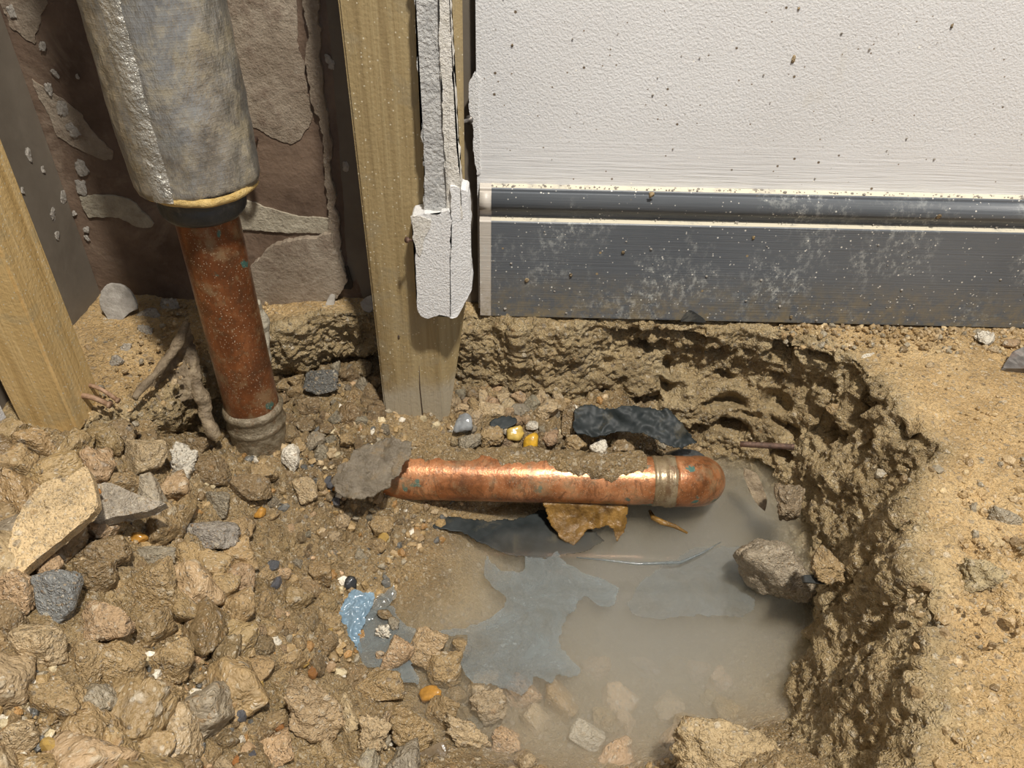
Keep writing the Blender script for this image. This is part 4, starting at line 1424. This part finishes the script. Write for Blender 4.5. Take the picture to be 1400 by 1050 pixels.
for q in ((205, 432, 34, 24, 'grey crumbly mortar lump behind the upright pipe foot'), (232, 418, 30, 22, 'grey mortar lump touching the upright pipe at floor level'),
          (198, 452, 26, 18, 'white mortar crumb pair on the dusty floor left of the pipe'), (158, 495, 24, 20, 'flat pale mortar chip on the floor right of the left stud'),
          (172, 476, 18, 14, 'small pale mortar chip midway between left stud and pipe')):
    hero(q[0], q[1], q[2], q[3], (0.40, 0.35, 0.28), q[4], 'mortar_lump', 'mortar', z=-0.004, rough=0.12, deep=0.6)
H = hero
H(198, 630, 66, 60, (0.44, 0.33, 0.19), 'rounded tan stone standing in the rubble left of the upright pipe', lift=0.5, seed=911)
H(248, 632, 44, 50, WHITE, 'whitish jagged stone beside the rounded tan stone', lift=0.5, ang=-20, rough=0.12)
H(200, 584, 32, 28, TAN, 'small tan lump on top of the rounded tan stone', lift=1.2, rough=0.05)
H(268, 612, 40, 30, BROWN, 'brown lump left of the copper riser foot')
H(285, 645, 60, 46, BROWN, 'sandy brown clod below the whitish stone')
H(284, 732, 86, 40, (0.32, 0.28, 0.23), 'long grey-pink stone above the dark wood sliver', ang=6, seed=917, lift=0.4)
H(85, 816, 54, 80, (0.235, 0.235, 0.22), 'blue-grey upright stone in the left rubble', ang=12, rough=0.03, lift=0.5)
H(142, 851, 84, 54, PINK, 'pinkish rounded rock right of the blue-grey stone', ang=-6, lift=0.6, rough=0.06, seed=920)
H(205, 805, 78, 80, TAN, 'big flat tan concrete chunk in the left rubble', deep=0.5, lift=0.3, ang=15, faces=6)
H(168, 910, 60, 66, TAN, 'squarish tan chunk below the pinkish rock', lift=0.4)
H(234, 908, 64, 60, TAN, 'tan chunk right of the squarish chunk', lift=0.35, ang=30)
H(118, 905, 46, 60, TAN, 'wedge of tan mortar left of the squarish chunk', lift=0.3)
H(45, 885, 80, 56, PALE, 'pale lump at the left edge below the blue-grey stone', lift=0.4)
H(20, 805, 66, 66, PINK, 'pink-tan lump at the left edge under the large slab', lift=0.4)
H(10, 850, 50, 60, BROWN, 'brown lump cut by the left edge of the view', lift=0.3)
H(68, 775, 40, 44, PINK, 'small pink stone under the tip of the large slab', lift=0.4)
H(140, 760, 76, 48, BROWN, 'dark brown lump in shade under the thin grey slab', lift=0.25, ang=14)
H(128, 790, 70, 50, BROWN, 'brown clod between large slab and concrete chunk', lift=0.3)
H(210, 760, 72, 34, GREY, 'grey-brown long lump above the concrete chunk', lift=0.3)
H(222, 960, 66, 36, TAN, 'tan lump in the lower left rubble with a rusty grain', lift=0.3)
H(70, 960, 90, 60, TAN, 'broad tan clod at the lower left corner', lift=0.2)
H(24, 1010, 60, 50, PALE, 'pale clod in the lower left corner with a yellow grain', lift=0.3)
H(435, 976, 84, 92, (0.44, 0.31, 0.17), 'large conglomerate chunk studded with flint at the near shore', lift=0.45, rough=0.10, pits=0.10, seed=930)
H(508, 1004, 56, 66, PALE, 'knobbly pale chunk right of the large conglomerate chunk', lift=0.6, rough=0.16, pits=0.12, ang=-18)
H(566, 1000, 64, 60, TAN, 'rounded concrete chunk half in water at the near shore', lift=0.5, rough=0.06, pits=0.06)
H(640, 1006, 84, 34, PALE, 'long pale stone breaking the surface near the bottom edge', ang=-22, lift=0.7, rough=0.12)
H(603, 972, 44, 50, TAN, 'tan stone between concrete chunk and long pale stone', lift=0.5, ang=-20)
H(545, 897, 38, 54, PINK, 'pinkish round pebble lying on grey film in the left shallows', ang=-24, z=WATER + 0.006, rough=0.05, seed=933)
H(583, 882, 46, 54, (0.47, 0.33, 0.18), 'blocky tan stone right of the pinkish pebble', ang=-28, z=WATER + 0.004, faces=5, rough=0.04)
H(603, 918, 60, 50, TAN, 'tan stone awash below the blocky tan stone', z=WATER - 0.004)
H(588, 949, 34, 22, AMBER, 'orange flint pebble in the shallows', 'flint', z=WATER - 0.001, ang=10, m='flint', sub=3)
H(524, 865, 24, 28, WHITE, 'white crumb of plaster on the grey film', 'plaster_crumb', 'plaster', z=WATER + 0.004, rough=0.2, pits=0.2)
H(527, 842, 22, 18, BROWN, 'brown pebble beside the white crumb', z=WATER + 0.003, sub=3)
H(538, 852, 16, 18, GREY, 'small grey pebble between white crumb and blocky stone', z=WATER + 0.003, sub=3)
H(520, 896, 14, 16, PINK, 'tiny pink pebble left of the pinkish round pebble', z=WATER + 0.002, sub=3)
H(520, 940, 70, 46, TAN, 'tan lump at the waterline below the pinkish pebble', lift=0.5)
H(488, 928, 30, 34, BROWN, 'small brown lump at the waterline left of the tan lump', lift=0.4)
H(632, 886, 30, 28, TAN, 'small sunken tan stone at the edge of the floating film', z=WATER - 0.008, sub=3)
H(668, 966, 56, 44, (0.40, 0.30, 0.18), 'sunken pale stone with a notch below the floating film', z=WATER - 0.008, ang=15, rough=0.1)
H(802, 1005, 46, 30, (0.50, 0.43, 0.31), 'pale oval stone under water near the bottom edge', ang=-30, z=WATER - 0.020, rough=0.02, faces=5)
H(692, 1008, 40, 40, PINK, 'sunken pink-tan stone left of the pale oval stone', z=WATER - 0.010)
H(1000, 1030, 166, 92, (0.50, 0.37, 0.20), 'large knobbly boulder of concrete at the bottom right shore', z=-0.124, rough=0.09, pits=0.10, deep=0.9, seed=942, sub=5, sharp=7, faces=18)
H(1064, 778, 96, 96, (0.33, 0.27, 0.19), 'greyish lump bulging into the water from the right bank', z=-0.150, rough=0.06, ang=20, deep=0.8, seed=943, sub=5)
H(1078, 690, 44, 60, (0.27, 0.20, 0.12), 'brown lump on the right bank above the greyish lump', z=-0.11, rough=0.1)
H(1130, 770, 46, 54, TAN, 'tan lump in the right bank above the black pin', z=-0.075, rough=0.08)
H(1140, 560, 30, 20, TAN, 'tan stone set in the broken concrete of the back right corner', z=-0.06, rough=0.08)
H(1185, 487, 24, 12, WHITE, 'pale flake at the lip of the back right corner', z=-0.004, ang=15, rough=0.05, sub=3)
H(1345, 790, 66, 60, (0.42, 0.33, 0.18), 'rough lump standing on the floor at the right edge', z=0.004, rough=0.12, pits=0.08, sub=5)
H(1376, 710, 50, 26, GREY, 'flat grey chip on the floor near the right edge', z=0.002, ang=-20, rough=0.05)
H(1246, 774, 44, 20, (0.34, 0.28, 0.22), 'grey-pink chip on the crumbled lip at the right', z=-0.006, ang=-38, rough=0.06)
H(1349, 463, 32, 22, WHITE, 'white plaster lump below the skirting near the steel wedge', 'plaster_crumb', 'plaster', z=0.006, rough=0.12)
H(1382, 470, 30, 14, PINK, 'pinkish chip behind the steel wedge', z=0.005, rough=0.05, sub=3)
H(1358, 478, 18, 12, PALE, 'small tan chip under the white plaster lump', z=0.004, rough=0.05, sub=3)
H(1235, 478, 12, 10, BROWN, 'lone brown crumb on the smooth floor near the skirting', z=0.003, sub=3)
H(1272, 500, 14, 9, PALE, 'lone pale crumb on the smooth floor right of the corner', z=0.002, sub=3)
# behind the pipe
H(633, 578, 28, 28, (0.26, 0.27, 0.27), 'grey-blue flint next to the right side of the centre post', 'flint', m='flint', sub=3, lift=0.7)
H(672, 561, 40, 24, PALE, 'pale tan stone behind the pipe above the dark green scrap', lift=0.7)
H(749, 559, 38, 30, PALE, 'pale crusty stone behind the pipe left of the leaning flake', lift=0.7, rough=0.1)
H(709, 543, 24, 18, PINK, 'pinkish pointed stone against the concrete behind the pipe', lift=0.7, ang=-30)
H(641, 604, 36, 28, GREY, 'grey-brown lump resting on the pipe beside the centre post', lift=0.7, rough=0.1)
H(673, 598, 36, 34, TAN, 'concrete lump on the pipe left of the yellow flint', lift=0.7, rough=0.1, pits=0.1)
H(705, 592, 26, 22, (0.58, 0.40, 0.10), 'yellow and white flint behind the pipe', 'flint', m='flint', sub=3, lift=0.9)
H(726, 604, 22, 28, (0.60, 0.34, 0.03), 'bright amber flint crystal on the pipe', 'flint', m='flint', sub=2, lift=1.1, faces=5)
H(727, 583, 18, 16, WHITE, 'white quartz pebble above the amber flint', sub=3, lift=0.7)
H(646, 540, 22, 18, BROWN, 'brown pebble high against the centre post', sub=3, lift=0.6)
H(661, 543, 14, 24, PALE, 'slim upright pale stone left of the pinkish pointed stone', sub=3, lift=0.7)
H(690, 588, 12, 14, WHITE, 'tiny white chip left of the yellow flint', sub=3, lift=0.9)
H(818, 612, 26, 26, WHITE, 'white shell-like lump on the crust of the pipe', z=-0.098, rough=0.1, sub=3)
H(812, 640, 18, 22, WHITE, 'white mortar dribble on the face of the pipe', 'mortar_lump', 'mortar', z=-0.108, rough=0.14, sub=3)
H(788, 606, 34, 24, TAN, 'tan lump on the pipe crust right of the amber flint', z=-0.100, rough=0.1)
H(850, 608, 40, 20, BROWN, 'brown lump on the pipe crust below the black polythene', z=-0.100, rough=0.1)
H(566, 612, 70, 22, TAN, 'mortar pad under the foot of the centre post', 'mortar_lump', 'mortar', z=-0.108, rough=0.12)
H(440, 525, 50, 40, DARKG, 'dark grey flat stone in the hollow left of the centre post', lift=0.5, deep=0.5)
H(479, 797, 18, 20, (0.03, 0.03, 0.03), 'shiny black pebble at the left shore above the blue scrap', 'flint', m='flint', sub=3, lift=0.6)
H(398, 626, 30, 36, WHITE, 'pale split stone right of the copper riser foot', lift=0.6, ang=-25)
H(418, 668, 34, 40, PALE, 'pale oval stone left of the cement sheet fragment', lift=0.5, ang=30)
H(355, 648, 50, 34, TAN, 'tan clod just below the copper riser foot', lift=0.5)
H(340, 668, 60, 40, BROWN, 'brown clod under the tan clod by the riser', lift=0.4)
H(300, 690, 34, 40, GREY, 'grey-brown upright stone in the middle of the left rubble', lift=0.5)
H(190, 735, 24, 16, AMBER, 'orange flint in the rubble under the thin grey slab', 'flint', m='flint', sub=3, lift=0.6)
H(357, 700, 18, 16, AMBER, 'orange flint right of the grey-pink stone', 'flint', m='flint', sub=3, lift=0.8)
H(133, 672, 14, 10, (0.42, 0.19, 0.05), 'tiny rust-orange chip between the two slabs', 'flint', m='flint', sub=2, z=0.018)

# ------------------------------------------------------------------ the many like lumps, each its own stone
N_NAMED = len(USED)
rs = np.random.default_rng(77)


LAND = [(70, 700, 'the large flat tan slab'), (170, 690, 'the thin grey slab fragment'), (198, 630, 'the rounded tan stone'), (250, 632, 'the whitish jagged stone'), (285, 735, 'the long grey-pink stone'),
        (85, 816, 'the blue-grey stone'), (142, 851, 'the pinkish rounded rock'), (205, 805, 'the big flat concrete chunk'), (168, 910, 'the squarish tan chunk'), (45, 885, 'the pale left-edge lump'),
        (435, 976, 'the large flint-studded chunk'), (508, 1004, 'the knobbly pale chunk'), (566, 1000, 'the rounded half-sunk chunk'), (640, 1006, 'the long pale stone'), (545, 897, 'the pinkish round pebble'),
        (479, 797, 'the shiny black pebble'), (480, 860, 'the blue plastic scrap'), (335, 600, 'the copper riser foot'), (510, 645, 'the grey cement sheet fragment'), (570, 580, 'the centre post foot'),
        (320, 748, 'the dark wood sliver'), (75, 560, 'the left timber stud'), (705, 592, 'the yellow flint'), (749, 559, 'the pale crusty stone'), (633, 578, 'the grey-blue flint'), (802, 1005, 'the pale oval sunken stone'),
        (1000, 1020, 'the large knobbly boulder'), (740, 880, 'the floating grey film'), (660, 720, 'the black polythene sheet'), (672, 561, 'the stone above the green scrap'), (70, 960, 'the broad corner clod'),
        (440, 525, 'the dark grey flat stone'), (398, 626, 'the pale split stone'), (222, 960, 'the rusty-grained tan lump')]
TONES = {}
for nm_, c_ in (('tan', TAN), ('pale', PALE), ('brown', BROWN), ('pinkish', PINK), ('grey', GREY), ('dark grey', DARKG), ('orange', AMBER), ('rust-orange', (0.36, 0.16, 0.05)), ('yellow', (0.55, 0.36, 0.10)), ('blue-black', (0.12, 0.12, 0.13))):
    TONES[c_] = nm_
NAMED = {}


def own_label(px, py, r_, tone, noun, tail):
    """which one it is: size and tone, then where it lies from the nearest landmark, counted outward"""
    lx, ly, what = min(LAND, key=lambda q: (q[0] - px) ** 2 + (q[1] - py) ** 2)
    dx, dy = px - lx, py - ly
    ang = math.degrees(math.atan2(-dy, dx)) % 360
    way = ('right of', 'above and right of', 'above', 'above and left of', 'left of', 'below and left of', 'below', 'below and right of')[int((ang + 22.5) // 45) % 8]
    size = 'large' if r_ > 0.014 else ('middling' if r_ > 0.0095 else ('small' if r_ > 0.006 else 'tiny'))
    return (size, tone, noun, way, what), math.hypot(dx, dy)


def settle_labels():
    """number the ones that still read alike by how far they lie from the landmark"""
    ordn = ('nearest', 'second', 'third', 'fourth', 'fifth', 'sixth', 'seventh', 'eighth', 'ninth', 'tenth')
    for key, lst in NAMED.items():
        lst.sort(key=lambda q: q[0])
        size, tone, noun, way, what = key
        for k, (_, o_) in enumerate(lst):
            first = '' if len(lst) == 1 else ordn[min(k, 9)] + ' '
            o_['label'] = f'{first}{size} {tone} {noun} {way} {what}'


def place_random(poly, n, rmin, rmax, pool, group, label, power=2.2, zc=None, gap=0.72, tries=4000, name='stone', m='stone', lift=0.12):
    poly = np.array(poly, float)
    lo, hi = poly.min(0), poly.max(0)
    made = 0
    cand = rs.uniform(lo, hi, (tries, 2))
    cand = cand[inside(cand[:, 0], cand[:, 1], [tuple(q) for q in poly])]
    radii = np.sort(rmin + (rmax - rmin) * rs.random(n) ** power)[::-1]
    for px, py in cand:
        if made >= n:
            break
        r_ = radii[made]
        C_ = on_bed(px, py, r_ * lift) if zc is None else at(px, py, 2, zc - r_ * 0.3)
        if any(np.linalg.norm(C_ - u[0]) < (max(gap, 0.84) if k_ < N_NAMED else gap) * (r_ + u[1]) for k_, u in enumerate(USED)):
            continue
        me = (ROCKMESH if m == 'stone' else FLINTMESH)[rs.integers(0, 16 if m == 'stone' else 6)]
        o_ = bpy.data.objects.new(name, me)
        COL.objects.link(o_)
        o_.location = C_
        o_.rotation_euler = rs.uniform(0, 6.28, 3)
        o_.scale = (r_ / R0 if m == 'stone' else r_) * rs.uniform(0.72, 1.25, 3)
        pc = pool[rs.integers(0, len(pool))]
        c = np.array(pc) * rs.uniform(0.85, 1.15) * rs.uniform(0.98, 1.02, 3)
        o_.color = (*np.clip(c, 0, 1), 1)
        tag(o_, label, 'mortar' if name == 'mortar_lump' else 'stone', group)
        wpt = RM.T @ (C_ - CAM)
        key, dd = own_label(700 - wpt[0] / wpt[2] * FPX, 525 + wpt[1] / wpt[2] * FPX, r_, TONES[pc], label, '')
        NAMED.setdefault(key, []).append((dd, o_))
        USED.append((C_, r_))
        made += 1
    return made


MIX = [TAN, TAN, TAN, TAN, PALE, BROWN, BROWN, PINK, GREY]
HEAP = [(-60, 590), (40, 600), (130, 610), (180, 590), (260, 625), (330, 640), (330, 760), (330, 900), (300, 1000), (240, 1090), (-90, 1090)]
FINE = [(330, 640), (420, 620), (520, 690), (560, 715), (500, 760), (455, 800), (455, 880), (430, 930), (410, 1000), (360, 1080), (250, 1080), (300, 1000), (330, 900)]
BACK = [(375, 490), (515, 500), (530, 595), (470, 615), (440, 640), (395, 610), (378, 560)]
BEHIND = [(622, 535), (690, 528), (770, 545), (770, 595), (740, 612), (620, 612)]
SHORE = [(460, 930), (520, 930), (620, 930), (700, 1000), (760, 1070), (420, 1090), (440, 1030)]
SUNK = [(640, 930), (720, 930), (900, 900), (1000, 900), (1000, 985), (880, 1030), (740, 1030)]
counts = []
counts.append(place_random(HEAP, 165, 0.0075, 0.0235, MIX, 'rubble lumps in the left heap', 'rubble lump', 1.5, None, 0.66, 9000, 'mortar_lump', 'stone', 0.38))
counts.append(place_random(FINE, 80, 0.0045, 0.013, MIX, 'small lumps on the slope left of the pool', 'soil-bedded lump', 1.8, None, 0.7, 9000, 'mortar_lump', 'stone', 0.3))
counts.append(place_random(BACK, 60, 0.005, 0.013, [TAN, BROWN, GREY, BROWN], 'lumps in the hollow left of the post', 'dusty lump', 1.6, None, 0.66, 9000, 'mortar_lump', 'stone', 0.4))
counts.append(place_random(BEHIND, 44, 0.0045, 0.0105, [TAN, PALE, TAN, PALE, PINK, GREY], 'small stones behind the pipe', 'gravel stone', 1.5, None, 0.62, 6000, 'stone', 'stone', 0.5))
counts.append(place_random(SHORE, 20, 0.006, 0.016, [TAN, PALE, TAN, GREY], 'stones along the near shore', 'wet shore stone', 1.5))
counts.append(place_random(SUNK, 20, 0.010, 0.020, [PALE, TAN, PINK], 'sunken stones at the near side', 'sunken stone', 1.2, None, 0.8))
counts.append(place_random(HEAP + FINE[::-1], 26, 0.0035, 0.0065, [AMBER, (0.36, 0.16, 0.05), (0.55, 0.36, 0.10), (0.12, 0.12, 0.13)], 'flint pebbles in the rubble', 'glossy flint', 1.5, None, 0.35, 4000, 'flint', 'flint', 1.1))
settle_labels()
print('stones', counts, HERO_N)

# ------------------------------------------------------------------ gravel: thousands of grains, one scatter
GP = np.array([TAN, TAN, TAN, PALE, BROWN, BROWN, PINK, GREY, PALE, TAN, BROWN, TAN, (0.40, 0.27, 0.12), (0.56, 0.46, 0.28), WHITE, (0.36, 0.20, 0.07), DARKG])


def gravel(name, X, Y, Z, R_, label, seed, pool=GP):
    r = np.random.default_rng(seed)
    base = [rock(500 + k, 1, 6, 0.0)[0] for k in range(12)]
    Fi = ico(1)[1]
    n = len(X)
    Vs, Cs = [], []
    for k in range(n):
        A = r.normal(size=(3, 3))
        q_, _ = np.linalg.qr(A)
        V = base[k % 12] * (R_[k] * r.uniform(0.6, 1.25, 3)) @ q_.T + (X[k], Y[k], Z[k])
        Vs.append(V)
        c = pool[r.integers(0, len(pool))] * r.uniform(0.8, 1.2)
        Cs.append(np.repeat(c[None], len(V), 0))
    m_ = len(base[0])
    F = (Fi[None] + (np.arange(n) * m_)[:, None, None]).reshape(-1, 3)
    me = fast_mesh(name, np.vstack(Vs), F, False, None, np.clip(np.vstack(Cs), 0, 1))
    return tag(link(name, me, M['gravel']), label, 'gravel', None, 'stuff')


rg_ = np.random.default_rng(5)
px = rg_.uniform(-90, 1080, 14000)
py = rg_.uniform(470, 1090, 14000)
keepers = []
d_all = np.stack([ray(a_, b_) for a_, b_ in zip(px, py)])
# where each line of sight meets the bed (a few fixed-point steps)
z = np.full(len(px), -0.08)
for _ in range(40):
    tt = (z - CAM[2]) / d_all[:, 2]
    P = CAM + tt[:, None] * d_all
    z = 0.6 * z + 0.4 * bed_z(P[:, 0], P[:, 1])
tt = (z - CAM[2]) / d_all[:, 2]
P = CAM + tt[:, None] * d_all
pud = P[:, 2] > WATER - 0.004
patchy = fbm(P, 12, 3, 0.6, 3) > -0.15
ok = pud & patchy & (P[:, 0] > -0.49) & (P[:, 0] < 0.26) & (P[:, 1] < -0.015) & ~((P[:, 0] < -0.30) & (P[:, 1] > -0.19))
P = P[ok][:7600]
Rg = 0.0010 + 0.0052 * rg_.random(len(P)) ** 3.2
gravel('gravel', P[:, 0], P[:, 1], P[:, 2] + 0.002 * rg_.random(len(P)), Rg, 'loose grit and tiny pebbles strewn over the rubble left of the pool', 8)
# crumbs swept against the skirting and over the floor on the right, and dust on the left ledge
n1 = 900
xa = 0.30 + 0.42 * rg_.random(n1) ** 0.75
ya = -0.004 - 0.05 * rg_.random(n1) ** 1.8 - 0.0
xb = 0.36 + 0.30 * rg_.random(900)
yb = -0.52 + 0.48 * rg_.random(900)
xb = np.r_[xb, 0.27 + 0.30 * rg_.random(900)]
yb = np.r_[yb, -0.54 + 0.32 * rg_.random(900)]
okb = ((xb > 0.41) | (yb < -0.24)) & (xb > 0.33 + 0.28 * np.clip(-0.30 - yb, -0.3, 0.02) * 0 - 0.35 * np.clip(-0.30 - yb, 0, 0.25))
xc_ = np.r_[-0.47 + 0.13 * rg_.random(500), -0.37 + 0.29 * rg_.random(260)]
yc_ = np.r_[-0.20 + 0.22 * rg_.random(500), -0.002 + 0.03 * rg_.random(260)]
X = np.r_[xa, xb[okb], xc_]
Y = np.r_[ya, yb[okb], yc_]
R_ = np.r_[0.0008 + 0.0034 * rg_.random(n1) ** 2.2, 0.0005 + 0.0020 * rg_.random(okb.sum()) ** 3, 0.0006 + 0.0030 * rg_.random(len(xc_)) ** 3]
R_[n1 + okb[:900].sum():n1 + okb.sum()] = 0.0010 + 0.0040 * rg_.random(okb[900:].sum()) ** 2.4
Z = np.r_[np.full(n1, 0.001), np.full(okb.sum(), 0.0005), np.full(len(xc_), -0.004)] + 0.3 * R_
gravel('mortar_crumbs', X, Y, Z, R_, 'dry mortar crumbs scattered along the skirting and over the floor', 9, np.array([TAN, TAN, BROWN, (0.52, 0.39, 0.21), PALE, GREY, TAN]))
